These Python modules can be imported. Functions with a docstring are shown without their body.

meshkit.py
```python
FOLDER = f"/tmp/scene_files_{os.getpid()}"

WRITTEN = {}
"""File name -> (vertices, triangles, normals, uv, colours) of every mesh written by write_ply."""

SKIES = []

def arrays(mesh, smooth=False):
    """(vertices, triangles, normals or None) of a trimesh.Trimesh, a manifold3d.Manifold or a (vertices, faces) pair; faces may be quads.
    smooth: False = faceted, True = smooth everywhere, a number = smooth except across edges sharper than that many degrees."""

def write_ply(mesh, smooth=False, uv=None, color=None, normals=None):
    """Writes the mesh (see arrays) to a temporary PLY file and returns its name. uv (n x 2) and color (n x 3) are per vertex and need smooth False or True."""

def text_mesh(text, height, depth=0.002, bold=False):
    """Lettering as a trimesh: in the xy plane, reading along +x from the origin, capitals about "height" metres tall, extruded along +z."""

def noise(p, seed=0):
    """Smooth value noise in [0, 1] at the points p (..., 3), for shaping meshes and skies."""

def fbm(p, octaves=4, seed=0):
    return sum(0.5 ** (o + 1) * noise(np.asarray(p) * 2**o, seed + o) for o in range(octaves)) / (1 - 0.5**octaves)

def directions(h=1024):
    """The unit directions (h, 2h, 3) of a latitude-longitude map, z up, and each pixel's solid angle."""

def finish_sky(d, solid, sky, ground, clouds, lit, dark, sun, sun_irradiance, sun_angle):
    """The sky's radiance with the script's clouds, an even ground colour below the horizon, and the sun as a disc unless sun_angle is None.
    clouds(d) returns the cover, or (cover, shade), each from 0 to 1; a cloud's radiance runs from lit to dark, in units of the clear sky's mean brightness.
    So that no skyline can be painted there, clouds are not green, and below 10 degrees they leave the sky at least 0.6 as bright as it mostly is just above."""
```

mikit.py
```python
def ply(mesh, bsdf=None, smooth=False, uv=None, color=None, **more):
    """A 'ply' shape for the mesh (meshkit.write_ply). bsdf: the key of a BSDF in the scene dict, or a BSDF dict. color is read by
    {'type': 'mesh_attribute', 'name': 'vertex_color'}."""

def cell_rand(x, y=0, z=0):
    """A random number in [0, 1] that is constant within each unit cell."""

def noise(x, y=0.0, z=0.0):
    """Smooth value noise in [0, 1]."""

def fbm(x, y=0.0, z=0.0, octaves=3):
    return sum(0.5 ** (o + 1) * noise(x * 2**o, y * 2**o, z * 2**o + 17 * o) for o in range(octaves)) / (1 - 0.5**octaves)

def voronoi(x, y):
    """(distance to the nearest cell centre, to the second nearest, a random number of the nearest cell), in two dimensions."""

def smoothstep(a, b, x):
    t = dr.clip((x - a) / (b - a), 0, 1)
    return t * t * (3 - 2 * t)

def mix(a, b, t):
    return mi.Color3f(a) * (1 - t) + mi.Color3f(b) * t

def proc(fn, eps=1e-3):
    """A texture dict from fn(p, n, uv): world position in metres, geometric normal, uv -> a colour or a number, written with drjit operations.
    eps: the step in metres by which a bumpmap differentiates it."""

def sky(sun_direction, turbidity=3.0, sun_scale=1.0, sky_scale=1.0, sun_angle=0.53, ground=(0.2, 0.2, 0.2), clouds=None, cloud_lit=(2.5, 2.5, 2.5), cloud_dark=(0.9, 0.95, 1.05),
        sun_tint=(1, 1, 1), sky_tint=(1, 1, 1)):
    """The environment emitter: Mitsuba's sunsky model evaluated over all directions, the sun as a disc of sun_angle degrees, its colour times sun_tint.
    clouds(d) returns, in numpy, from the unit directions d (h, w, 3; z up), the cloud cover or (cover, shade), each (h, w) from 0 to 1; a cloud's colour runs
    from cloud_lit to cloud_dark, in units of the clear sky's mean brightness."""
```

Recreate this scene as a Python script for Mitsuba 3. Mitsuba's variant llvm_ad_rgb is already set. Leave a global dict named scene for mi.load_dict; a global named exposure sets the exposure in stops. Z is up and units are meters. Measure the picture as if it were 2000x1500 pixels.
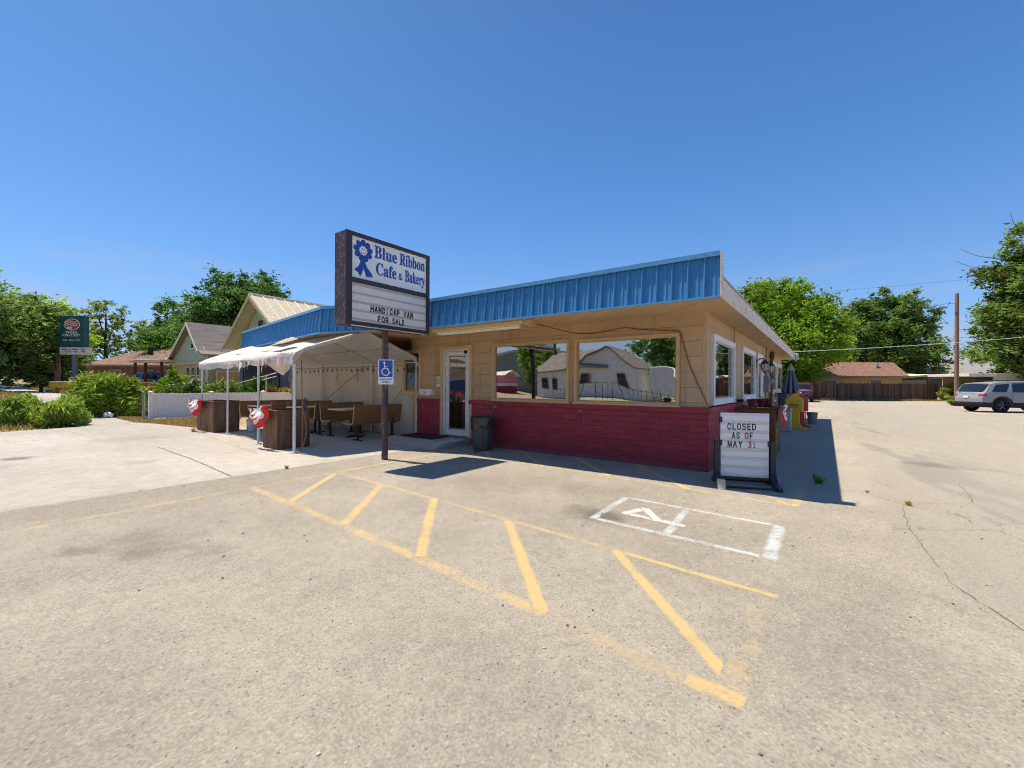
import math, glob, numpy as np, trimesh, mitsuba as mi, drjit as dr, manifold3d as m3
import mikit, meshkit
from shapely.geometry import Polygon, LineString, Point, box as sbox, MultiPolygon
from shapely import affinity
from shapely.ops import unary_union
from mikit import proc, noise, fbm, voronoi, smoothstep, mix, cell_rand

T = mi.ScalarTransform4f
scene, labels = {}, {}

# ---------------------------------------------------------------- camera, sky, exposure
# x runs right along the cafe front, y runs away from the street, z up; origin: front right brick corner
EYE = [1.539, -7.464, 1.40]
FWD = np.array([-0.59337, 0.80493, 0.0])
RGT = np.array([0.80493, 0.59337, 0.0])
ROLL = math.radians(0.3)
UP = (np.array([0, 0, 1.0]) * math.cos(ROLL) - RGT * math.sin(ROLL)).tolist()
scene['camera'] = {'type': 'perspective', 'fov': 2 * math.degrees(math.atan(1000 / 833)), 'fov_axis': 'x',
                   'principal_point_offset_y': -2.0 / 1500, 'near_clip': 0.05, 'far_clip': 3000.0,
                   'to_world': T().look_at(origin=EYE, target=[EYE[i] + FWD[i] for i in range(3)], up=UP)}
SUN = [-0.445, -0.078, 1.0]


def thin_clouds(d):
    el = np.degrees(np.arcsin(np.clip(d[..., 2], -1, 1)))
    n = meshkit.fbm(np.stack([d[..., 0] * 4, d[..., 1] * 4, d[..., 2] * 22], -1), 5, 3)
    wisps = np.clip((n - 0.44) * 3.4, 0, 1) * np.clip((14 - el) / 8, 0, 1) * np.clip(el / 2.0, 0.15, 1)
    haze = 0.34 * np.clip((28 - el) / 28, 0, 1) ** 2.4
    return np.clip(haze + 0.75 * wisps, 0, 1)


scene['sky'] = mikit.sky(SUN, turbidity=2.6, sun_scale=1.0, sky_scale=1.0, clouds=thin_clouds, cloud_lit=(1.45, 1.52, 1.68), cloud_dark=(1.3, 1.4, 1.5),
                         ground=(0.35, 0.32, 0.28), sky_tint=(0.42, 0.645, 0.86))
exposure = 2.25

rng = np.random.default_rng(7)


# ---------------------------------------------------------------- registry
def numbered(name):
    if name not in USED:
        USED.add(name)
        return name
    k = 1
    while f'{name}_{k:03d}' in USED:
        k += 1
    USED.add(f'{name}_{k:03d}')
    return f'{name}_{k:03d}'


USED = set()
SKEW = False     # while the tent is built: its far front legs stand nearer the cafe


def thing(name, label, cat, group=None):
    key = numbered(name)
    labels[key] = {'label': label, 'category': cat}
    if group:
        labels[key]['group'] = group
    return key


def put(name, mesh, bsdf, parent=None, smooth=False, color=None, label=None, uv=None, kind=None):
    """One entry of the scene, a part of parent if given. color: one rgb for the mesh (vertex colours) or an array."""
    key = numbered(f'{parent}__{name}' if parent else name)
    if isinstance(mesh, MB):
        mesh, color = mesh.done(color)
    if SKEW:
        v = np.array(mesh.vertices)
        v[:, 1] += .40 * np.clip((-8.6 - v[:, 0]) / 3.0, -.2, 1) * np.clip((.06 - v[:, 1]) / 3.1, 0, 1.1)
        mesh = trimesh.Trimesh(v, mesh.faces, process=False)
    if hasattr(mesh, 'to_mesh'):
        mm = mesh.to_mesh()
        mesh = trimesh.Trimesh(mm.vert_properties[:, :3], mm.tri_verts, process=False)
    if color is not None:
        if smooth is not True and smooth is not False:
            mesh = trimesh.graph.smooth_shade(mesh, angle=np.radians(smooth), facet_minarea=None)
            smooth = True
        color = np.asarray(color, float)
        if color.ndim == 1:
            color = np.tile(color, (len(mesh.vertices), 1))
    scene[key] = mikit.ply(mesh, bsdf, smooth=smooth, color=color, uv=uv)
    d = {}
    if label:
        d['label'] = label
    if kind:
        d['kind'] = kind
    if d:
        labels[key] = {**labels.get(key, {}), **d}
    return key


def ref(name, src, M, parent=None):
    """Another entry with the same mesh under the matrix M."""
    key = numbered(f'{parent}__{name}' if parent else name)
    scene[key] = {**scene[src], 'to_world': M}
    return key


def dup(root, M, label=None, group=None):
    key = numbered(root.rsplit('_', 1)[0] if root[-3:].isdigit() else root)
    labels[key] = {**labels[root], **({'label': label} if label else {}), **({'group': group} if group else {})}
    for k in [k for k in scene if k.startswith(root + '__')]:
        nk = key + k[len(root):]
        USED.add(nk)
        base = scene[k].get('to_world')
        scene[nk] = {**scene[k], 'to_world': M if base is None else M @ base}
        if k in labels:
            labels[nk] = dict(labels[k])
    return key


def struct(name, mesh, bsdf, parent=None, label=None, category=None, kind='structure', **kw):
    key = put(name, mesh, bsdf, parent, **kw)
    labels[key] = {**labels.get(key, {}), 'kind': kind}
    if label:
        labels[key]['label'] = label
    if category:
        labels[key]['category'] = category
    return key


# ---------------------------------------------------------------- mesh helpers
class MB:
    def __init__(s):
        s.v, s.f, s.c, s.n = [], [], [], 0

    def add(s, mesh, color=None):
        v, f = (mesh.vertices, mesh.faces) if hasattr(mesh, 'vertices') else mesh
        v, f = np.asarray(v, float), np.asarray(f, int)
        s.v.append(v)
        s.f.append(f + s.n)
        s.n += len(v)
        s.c.append(np.tile(np.asarray(color if color is not None else (.5, .5, .5), float), (len(v), 1)) if np.ndim(color) < 2 else np.asarray(color))
        return s

    def done(s, color=None):
        m = trimesh.Trimesh(np.vstack(s.v), np.vstack(s.f), process=False)
        return m, (np.vstack(s.c) if color is True else color)


def _topology():
    pts = cpts(1, 1, 1, .2)
    h = trimesh.convex.convex_hull(pts)
    idx = [int(np.argmin(((pts - q) ** 2).sum(1))) for q in h.vertices]
    f = np.array(idx)[h.faces]
    return f


def cpts(a, b, c, e):
    out = []
    for sx in (-1, 1):
        for sy in (-1, 1):
            for sz in (-1, 1):
                x, y, z = sx * a, sy * b, sz * c
                out += [(x - sx * e, y - sy * e, z), (x - sx * e, y, z - sz * e), (x, y - sy * e, z - sz * e)]
    return np.array(out, float)


CB_F = _topology()
BOX_V = np.array([[x, y, z] for x in (0, 1) for y in (0, 1) for z in (0, 1)], float)
BOX_F = np.array([[0, 1, 3], [0, 3, 2], [4, 6, 7], [4, 7, 5], [0, 4, 5], [0, 5, 1], [2, 3, 7], [2, 7, 6], [0, 2, 6], [0, 6, 4], [1, 5, 7], [1, 7, 3]])


def bx(x0, x1, y0, y1, z0, z1, e=0.0):
    x0, x1, y0, y1, z0, z1 = min(x0, x1), max(x0, x1), min(y0, y1), max(y0, y1), min(z0, z1), max(z0, z1)
    if e > 0:
        e = min(e, (x1 - x0) * .45, (y1 - y0) * .45, (z1 - z0) * .45)
        v = cpts((x1 - x0) / 2, (y1 - y0) / 2, (z1 - z0) / 2, e) + [(x0 + x1) / 2, (y0 + y1) / 2, (z0 + z1) / 2]
        return trimesh.Trimesh(v, CB_F, process=False)
    return trimesh.Trimesh(BOX_V * [x1 - x0, y1 - y0, z1 - z0] + [x0, y0, z0], BOX_F, process=False)


def polys(g):
    if g.is_empty:
        return []
    return [p for p in (g.geoms if hasattr(g, 'geoms') else [g]) if p.geom_type == 'Polygon' and p.area > 1e-7]


def ext(g, h):
    return trimesh.util.concatenate([trimesh.creation.extrude_polygon(p, h, engine='earcut') for p in polys(g)])


def ext_y(g, y0, y1):       # polygon in (x, z)
    m = ext(g, y1 - y0)
    v = np.array(m.vertices)
    return trimesh.Trimesh(np.stack([v[:, 0], y1 - v[:, 2], v[:, 1]], 1), m.faces, process=False)


def ext_x(g, x0, x1):       # polygon in (y, z)
    m = ext(g, x1 - x0)
    v = np.array(m.vertices)
    return trimesh.Trimesh(np.stack([x0 + v[:, 2], v[:, 0], v[:, 1]], 1), m.faces, process=False)


def ext_z(g, z0, z1):
    m = ext(g, z1 - z0)
    m.vertices[:, 2] += z0
    return m


def tube(pts, r, n=8, cap=True):
    p = np.asarray(pts, float)
    r = np.broadcast_to(np.asarray(r, float), (len(p),))
    t = np.gradient(p, axis=0)
    t /= np.linalg.norm(t, axis=1, keepdims=True) + 1e-12
    ref_ = np.array([0, 0, 1.0]) if abs(t[:, 2]).mean() < .9 else np.array([1.0, 0, 0])
    a = np.cross(t, ref_)
    a /= np.linalg.norm(a, axis=1, keepdims=True) + 1e-12
    b = np.cross(t, a)
    ang = np.arange(n) * 2 * np.pi / n
    v = (p[:, None] + r[:, None, None] * (np.cos(ang)[None, :, None] * a[:, None] + np.sin(ang)[None, :, None] * b[:, None])).reshape(-1, 3)
    f = []
    for i in range(len(p) - 1):
        for j in range(n):
            q = (i * n + j, i * n + (j + 1) % n, (i + 1) * n + (j + 1) % n, (i + 1) * n + j)
            f += [(q[0], q[1], q[2]), (q[0], q[2], q[3])]
    if cap:
        v = np.vstack([v, p[0], p[-1]])
        k = len(p) * n
        for j in range(n):
            f += [(k, (j + 1) % n, j), (k + 1, (len(p) - 1) * n + j, (len(p) - 1) * n + (j + 1) % n)]
    return trimesh.Trimesh(v, np.array(f), process=False)


def cyl(x, y, z0, z1, r, n=14, r1=None):
    return tube([(x, y, z0), (x, y, z1)], [r, r if r1 is None else r1], n)


def lathe(prof, n=24, loc=(0, 0, 0)):
    prof = np.asarray(prof, float)
    a = np.arange(n) * 2 * np.pi / n
    v = np.stack([prof[:, None, 0] * np.cos(a), prof[:, None, 0] * np.sin(a), np.broadcast_to(prof[:, None, 1], (len(prof), n))], -1).reshape(-1, 3) + loc
    f = []
    for i in range(len(prof) - 1):
        for j in range(n):
            q = (i * n + j, i * n + (j + 1) % n, (i + 1) * n + (j + 1) % n, (i + 1) * n + j)
            f += [(q[0], q[1], q[2]), (q[0], q[2], q[3])]
    return trimesh.Trimesh(v, np.array(f), process=False)


def sheet(fn, nu, nv):
    """A grid surface fn(u, v) -> xyz, u and v from 0 to 1; returns the mesh and its uv."""
    uu, vv = np.meshgrid(np.linspace(0, 1, nu), np.linspace(0, 1, nv), indexing='ij')
    v = np.asarray(fn(uu, vv), float)
    v = np.stack([np.broadcast_to(k, uu.shape) for k in v], -1).reshape(-1, 3)
    i, j = np.meshgrid(np.arange(nu - 1), np.arange(nv - 1), indexing='ij')
    q = np.stack([i * nv + j, (i + 1) * nv + j, (i + 1) * nv + j + 1, i * nv + j + 1], -1).reshape(-1, 4)
    return trimesh.Trimesh(v, np.vstack([q[:, [0, 1, 2]], q[:, [0, 2, 3]]]), process=False), np.stack([uu.ravel(), vv.ravel()], 1)


def thick(m, t):
    """A shell of thickness t on the sheet m (along its vertex normals)."""
    n = np.array(trimesh.Trimesh(m.vertices, m.faces, process=False).vertex_normals)
    v = np.array(m.vertices)
    f = np.array(m.faces)
    e = np.vstack([f[:, [0, 1]], f[:, [1, 2]], f[:, [2, 0]]])
    key = np.sort(e, 1)
    _, inv, cnt = np.unique(key, axis=0, return_inverse=True, return_counts=True)
    be = e[cnt[inv.ravel()] == 1]
    k = len(v)
    side = np.vstack([np.stack([be[:, 1], be[:, 0], be[:, 0] + k], 1), np.stack([be[:, 1], be[:, 0] + k, be[:, 1] + k], 1)])
    return trimesh.Trimesh(np.vstack([v, v - n * t]), np.vstack([f, f[:, ::-1] + k, side]), process=False)


def moved(m, loc=(0, 0, 0), rz=0.0, s=1.0):
    c, sn = math.cos(rz), math.sin(rz)
    v = np.array(m.vertices) * s
    v = np.stack([v[:, 0] * c - v[:, 1] * sn, v[:, 0] * sn + v[:, 1] * c, v[:, 2]], 1) + loc
    return trimesh.Trimesh(v, m.faces, process=False)


def P(loc=(0, 0, 0), rz=0.0):
    return T().translate(list(loc)).rotate([0, 0, 1], math.degrees(rz))


def manifold(tm):
    tm = trimesh.Trimesh(tm.vertices, tm.faces, process=True)
    return m3.Manifold(m3.Mesh(np.asarray(tm.vertices, np.float32), np.asarray(tm.faces, np.uint32)))


def text_poly(text, height, font='Inter', stroke=0):
    """Lettering as a shapely shape: capitals about height metres tall, from the origin along +x."""
    from PIL import Image, ImageDraw, ImageFont
    fn = ImageFont.truetype(glob.glob(f'/opt/blender-*/*/datafiles/fonts/{font}.woff2')[0], 96)
    x0, y0, x1, y1 = fn.getbbox(text, anchor='ls', stroke_width=stroke)
    im = Image.new('L', (int(x1 - x0 + 8), int(y1 - y0 + 8)))
    ImageDraw.Draw(im).text((4 - x0, 4 - y0), text, 255, fn, anchor='ls', stroke_width=stroke)
    on = np.pad(np.asarray(im) > 127, ((0, 0), (1, 1))).astype(np.int8)
    rows, st = np.nonzero(np.diff(on, axis=1) == 1)
    en = np.nonzero(np.diff(on, axis=1) == -1)[1]
    shape = unary_union([sbox(a, -r - 1, b, -r) for r, a, b in zip(rows, st, en)]).buffer(.6).buffer(-.6).simplify(.7)
    s = height / 70.0
    return affinity.affine_transform(shape, [s, 0, 0, s, -4 * s, (4 - y0) * s])


def fit(shape, x0, x1, y0=None, y1=None):
    """Stretch a shape to x0..x1 (and y0..y1)."""
    a, b, c, d = shape.bounds
    sx = (x1 - x0) / (c - a)
    sy = sx if y0 is None else (y1 - y0) / (d - b)
    oy = 0 if y0 is None else y0 - b * sy
    return affinity.affine_transform(shape, [sx, 0, 0, sy, x0 - a * sx, oy])


# ---------------------------------------------------------------- materials
def rgb(c):
    return {'type': 'rgb', 'value': [float(x) for x in c]}


def mat(key, c, rough=.7, metal=0.0, spec=.5, **kw):
    base = c if isinstance(c, dict) else rgb(c)
    scene[key] = {'type': 'twosided', 'bsdf': {'type': 'principled', 'base_color': base, 'roughness': rough, 'metallic': metal, 'specular': spec, **kw}}
    return key


VC = {'type': 'mesh_attribute', 'name': 'vertex_color'}
mat('vc_matte', VC, .85, spec=.25)
mat('vc_satin', VC, .45)
mat('vc_gloss', VC, .2)
mat('vc_paint', VC, .28, clearcoat=.8, clearcoat_gloss=.9)
mat('vc_metal', VC, .35, metal=.9)
mat('rubber', (.02, .02, .02), .8)
scene['mirror_glass'] = {'type': 'twosided', 'bsdf': {'type': 'conductor', 'material': 'none', 'specular_reflectance': rgb((.52, .53, .515))}}
scene['dark_glass'] = {'type': 'twosided', 'bsdf': {'type': 'plastic', 'diffuse_reflectance': rgb((.012, .014, .016)), 'int_ior': 1.7}}
scene['leaf'] = {'type': 'principledthin', 'base_color': VC, 'roughness': .55, 'spec_trans': 0.0, 'diff_trans': 1.0, 'eta': 1.4}


def asphalt_rgb(p):
    x, y = p.x, p.y
    big = fbm(x * .35, y * .35, 0.0, 4)
    mid = fbm(x * 1.7 + 5, y * 1.7, 3.0, 3)
    c = mix((.230, .215, .180), (.282, .265, .222), smoothstep(.3, .7, big * .6 + mid * .4))
    d1, d2, r1 = voronoi(x * 95, y * 95)
    c = c * (0.83 + .34 * r1)
    d3, d4, r2 = voronoi(x * 46 + 9, y * 46)
    c = mix(c, mi.Color3f(.43, .40, .36), smoothstep(.90, .96, r2) * smoothstep(.40, .25, d3) * .5)
    c = mix(c, mi.Color3f(.10, .09, .085), smoothstep(.05, .03, r2) * smoothstep(.34, .2, d3) * .7)
    c = c * (.90 + .2 * fbm(x * 14, y * 14, 4.0, 2))
    # greyer, older lot surface to the right of a ragged seam
    lot = smoothstep(2.0, 2.45, x + .5 * (noise(y * .8, 2.0) - .5)) * smoothstep(-4.8, -3.2, y)
    streak = fbm(x * 2.2 + y * .5, y * .55, 7.0, 4)
    lotc = mix((.222, .210, .178), (.270, .256, .217), streak) * (.86 + .28 * r1)
    lotc = mix(lotc, mi.Color3f(.155, .152, .145), smoothstep(.52, .70, streak) * .7 * smoothstep(5.0, 2.4, x))
    e1, e2, e3 = voronoi(x * .9 + .25 * fbm(x * 4, y * 4, 1.0), y * .55 + .25 * fbm(x * 4 + 7, y * 4, 2.0))
    lotc = lotc * (1 - .26 * smoothstep(.022, .004, e2 - e1) * smoothstep(.42, .6, fbm(x * .6, y * .6, 9.0, 2)))
    c = mix(c, lotc, lot * .9)
    # oil and tyre stains
    for sx, sy, rad, a in ((-3.3, -6.35, .55, .22), (-2.9, -6.5, .22, .16), (-3.5, -6.75, .2, .28), (-2.6, -6.1, .3, .2), (-.42, -3.2, .36, .5), (-2.2, -2.6, .8, .13), (3.2, 3.2, .5, .3), (-1.0, -2.2, .7, .13), (.2, -5.9, .6, .12), (-4.2, -7.8, .9, .13)):
        dd = dr.sqrt(dr.square((x - sx) * .8) + dr.square((y - sy) * 1.25)) / rad
        c = c * (1 - a * smoothstep(1.15, .1, dd + 1.3 * (fbm(x * 3.3, y * 3.3, 1.0) - .5)))
    return c


def asphalt_h(p, n, uv):
    d1, d2, r1 = voronoi(p.x * 95, p.y * 95)
    return r1 * .0010 - d1 * .001


def plain(key, fn, rough=.85, spec=.3, bump=None, bscale=1.0, **kw):
    b = {'type': 'principled', 'base_color': proc(fn), 'roughness': rough, 'specular': spec, **kw}
    if bump is not None:
        b = {'type': 'bumpmap', 'arbitrary': proc(bump, 2e-3), 'scale': bscale, 'bsdf': b}
    scene[key] = {'type': 'twosided', 'bsdf': b}
    return key


plain('asphalt', lambda p, n, uv: asphalt_rgb(p), .9, .2, asphalt_h)


def concrete_rgb(p, n, uv):
    x, y = p.x, p.y
    big = fbm(x * .3 + 3, y * .5, 1.0, 4)
    fine = fbm(x * 9, y * 9, 2.0, 3)
    c = mix((.306, .292, .258), (.366, .352, .314), smoothstep(.25, .75, big)) * (.86 + .28 * fine)
    sp = cell_rand(dr.floor(x * 55), dr.floor(y * 55))
    c = c * (1 - .35 * smoothstep(.985, .99, sp))
    for sx, sy, rad, a in ((-10.4, -6.55, .35, .55), (-9.5, -6.9, .5, .2), (-8.2, -5.3, .4, .18), (-12.5, -4.5, 1.2, .14)):
        dd = dr.sqrt(dr.square(x - sx) + dr.square(y - sy)) / rad
        c = c * (1 - a * smoothstep(1.0, .2, dd + .6 * (fbm(x * 3, y * 3, 4.0) - .5)))
    return c


plain('concrete', concrete_rgb, .9, .2)


def dirt_rgb(p, n, uv):
    g = fbm(p.x * 1.3, p.y * 1.3, .5, 4)
    f = fbm(p.x * 14, p.y * 14, 1.5, 3)
    return mix((.24, .19, .12), (.34, .28, .18), g) * (.7 + .6 * f)


plain('dirt', dirt_rgb, .95, .1)


def stripe(col, keep):
    def fn(p, n, uv):
        w = fbm(p.x * 7, p.y * 7, 6.0, 4)
        grain = noise(p.x * 85, p.y * 85, 2.0)
        edge = dr.minimum(uv.y, 1 - uv.y) + .22 * (fbm(p.x * 16, p.y * 16, 2.0, 3) - .5)
        fine = noise(p.x * 40, p.y * 40, 5.0)
        cover = smoothstep(.0, .30, edge) * smoothstep(keep - .12, keep + .42, w * .5 + grain * .25 + fine * .25) * smoothstep(0, .03, uv.x) * smoothstep(1, .97, uv.x)
        return mix(asphalt_rgb(p), mi.Color3f(*col), cover * .9)
    return fn


plain('yellow_paint', stripe((.475, .355, .155), .18), .85, .2)
plain('worn_yellow_paint', stripe((.45, .345, .16), .32), .85, .2)
plain('faded_yellow_paint', stripe((.42, .33, .17), .48), .85, .2)
plain('pale_blue_paint', stripe((.40, .46, .47), .26), .85, .2)
plain('white_paint', stripe((.54, .52, .49), .18), .85, .2)


def tan_rgb(p, n, uv):
    g = fbm(p.x * 1.2 + p.y * .9, p.z * .8, 2.0, 4)
    f = noise((p.x + p.y) * 30, p.z * 90, 1.0)
    drip = smoothstep(.60, .80, fbm((p.x + p.y) * 9, p.z * .7, 4.0, 3)) * .16
    nick = smoothstep(.83, .86, fbm((p.x + p.y) * 17, p.z * 17, 8.0, 2)) * .35
    c = mix((.45, .305, .172), (.52, .36, .21), g) * (.94 + .12 * f) * (1 - drip)
    return mix(c, mi.Color3f(.25, .17, .10), nick)


plain('tan_paint', tan_rgb, .62, .35)


def brick_rgb(p, n, uv):
    g = fbm((p.x + p.y) * 2.3, p.z * 2.3, 2.0, 4)
    one = cell_rand(dr.floor((p.x + p.y) / .3), dr.floor(p.z / .105), 3.0)
    c = mix((.25, .026, .040), (.32, .036, .053), g) * (.86 + .28 * one)
    chip = smoothstep(.80, .84, fbm((p.x + p.y) * 21, p.z * 21, 4.0, 2)) * smoothstep(.52, .66, fbm((p.x + p.y) * 1.6 + 3, p.z * 1.9, 9.0, 2))
    low = smoothstep(.12, .0, p.z) * .35
    return mix(mix(c, mi.Color3f(.55, .42, .36), chip * .8), mi.Color3f(.20, .14, .12), low)


plain('brick_paint', brick_rgb, .6, .35)


def wood_rgb(p, n, uv):
    g = fbm((p.x + p.y) * 24, p.z * 1.6, 1.0, 4)
    s = fbm((p.x + p.y) * 3, p.z * 1.1, 5.0, 3)
    return mix((.075, .042, .028), (.235, .140, .092), g) * (.6 + .8 * s)


plain('brown_wood', wood_rgb, .8, .2)


def cedar_rgb(p, n, uv):
    g = fbm((p.x + p.y) * 2.0, p.z * 26, 1.0, 4)
    return mix((.115, .052, .016), (.215, .105, .036), g)


plain('cedar_wood', cedar_rgb, .7, .3)


def fence_rgb(p, n, uv):
    q = p.x * .8 + p.y * .6
    g = fbm(q * 30, p.z * 1.3, 1.0, 3)
    pl = cell_rand(dr.floor(q / .155), 1.0, 2.0)
    return mix((.085, .052, .036), (.19, .118, .082), g) * (.6 + .8 * pl)


plain('fence_wood', fence_rgb, .9, .1)


def laminate_rgb(p, n, uv):
    g = fbm((p.x + p.y) * 1.6, p.z * 42, 2.0, 4)
    return mix((.20, .098, .034), (.33, .178, .072), g)


plain('wood_laminate', laminate_rgb, .4, .4)


def rust_rgb(p, n, uv):
    g = fbm((p.x + p.y) * 7, p.z * 2.6, 2.0, 5)
    f = fbm((p.x + p.y) * 24, p.z * 18, 3.0, 3)
    return mix(mix((.040, .026, .030), (.105, .060, .068), g), mi.Color3f(.21, .165, .165), smoothstep(.56, .74, f) * .55)


plain('sign_paint', rust_rgb, .6, .4)


def canvas_rgb(p, n, uv):
    g = fbm(p.x * 1.5, p.y * 1.5 + 3, p.z * 1.1, 4)
    f = fbm(p.x * 6, p.y * 6, p.z * 3, 3)
    return mix((.74, .71, .67), (.86, .85, .83), g) * (.92 + .12 * f)


scene['canvas'] = {'type': 'principledthin', 'base_color': proc(canvas_rgb), 'roughness': .7, 'diff_trans': .75, 'spec_trans': 0.0}


def dirty_canvas_rgb(p, n, uv):
    g = fbm(p.x * 2.4, p.z * .9, 2.0, 4)
    low = smoothstep(1.3, .1, p.z + .5 * (g - .5))
    return mix((.70, .63, .52), (.82, .76, .66), g) * (1 - .2 * low)


scene['wall_canvas'] = {'type': 'principledthin', 'base_color': proc(dirty_canvas_rgb), 'roughness': .8, 'diff_trans': .5, 'spec_trans': 0.0}


def shingle(a, b, s=1.0):
    def fn(p, n, uv):
        r = dr.floor(p.z / .085)
        q = (p.x * s + p.y * (1.3 - s)) / .32 + cell_rand(r, 2.0) * 3
        k = cell_rand(dr.floor(q), r, 1.0)
        return mix(a, b, k * .7 + .3 * fbm(p.x * 2, p.y * 2, p.z * 2, 3))
    return fn


plain('grey_shingle', shingle((.155, .14, .135), (.25, .23, .22)), .9, .1)
plain('brown_shingle', shingle((.17, .115, .09), (.25, .175, .135)), .9, .1)
plain('red_shingle', shingle((.19, .115, .092), (.26, .165, .135)), .9, .1)


def peel_rgb(p, n, uv):
    g = fbm((p.x + p.y) * 5, p.z * 14, 2.0, 4)
    return mix((.64, .57, .47), (.44, .34, .27), smoothstep(.60, .74, g) * .55)


plain('peeling_paint', peel_rgb, .8, .2)


def concrete_plain_rgb(p, n, uv):
    g = fbm(p.x * 3, p.y * 3, p.z * 3, 4)
    return mix((.34, .30, .26), (.46, .42, .37), g)


plain('step_concrete', concrete_plain_rgb, .9, .2)


def bark_rgb(p, n, uv):
    g = fbm(p.x * 9, p.y * 9, p.z * 2.2, 3)
    return mix((.06, .045, .032), (.16, .125, .095), g)


plain('bark', bark_rgb, .9, .1)

# ================================================================ the ground
def gz(x, y):
    t = np.clip((-np.asarray(x, float) - 23) / 13, 0, 1)
    t2 = np.clip((-np.asarray(x, float) - 60) / 25, 0, 1)
    return (.72 * t * t * (3 - 2 * t) + 1.25 * t2 * t2 * (3 - 2 * t2)) * np.clip((np.asarray(y, float) + 60) / 30, 0, 1)


def flat(poly, z, step=None):
    ms = []
    for p in polys(poly):
        v, f = trimesh.creation.triangulate_polygon(p, engine='earcut')
        ms.append(trimesh.Trimesh(np.c_[v, np.zeros(len(v))], f, process=False))
    m = trimesh.util.concatenate(ms)
    if step:
        v, f = trimesh.remesh.subdivide_to_size(m.vertices, m.faces, step, max_iter=12)
        m = trimesh.Trimesh(v, f, process=False)
    v = np.array(m.vertices)
    v[:, 2] = z + gz(v[:, 0], v[:, 1])
    f = np.array(m.faces)
    n = np.cross(v[f[:, 1]] - v[f[:, 0]], v[f[:, 2]] - v[f[:, 0]])[:, 2]
    f[n < 0] = f[n < 0][:, ::-1]
    return trimesh.Trimesh(v, f, process=False)


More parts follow.
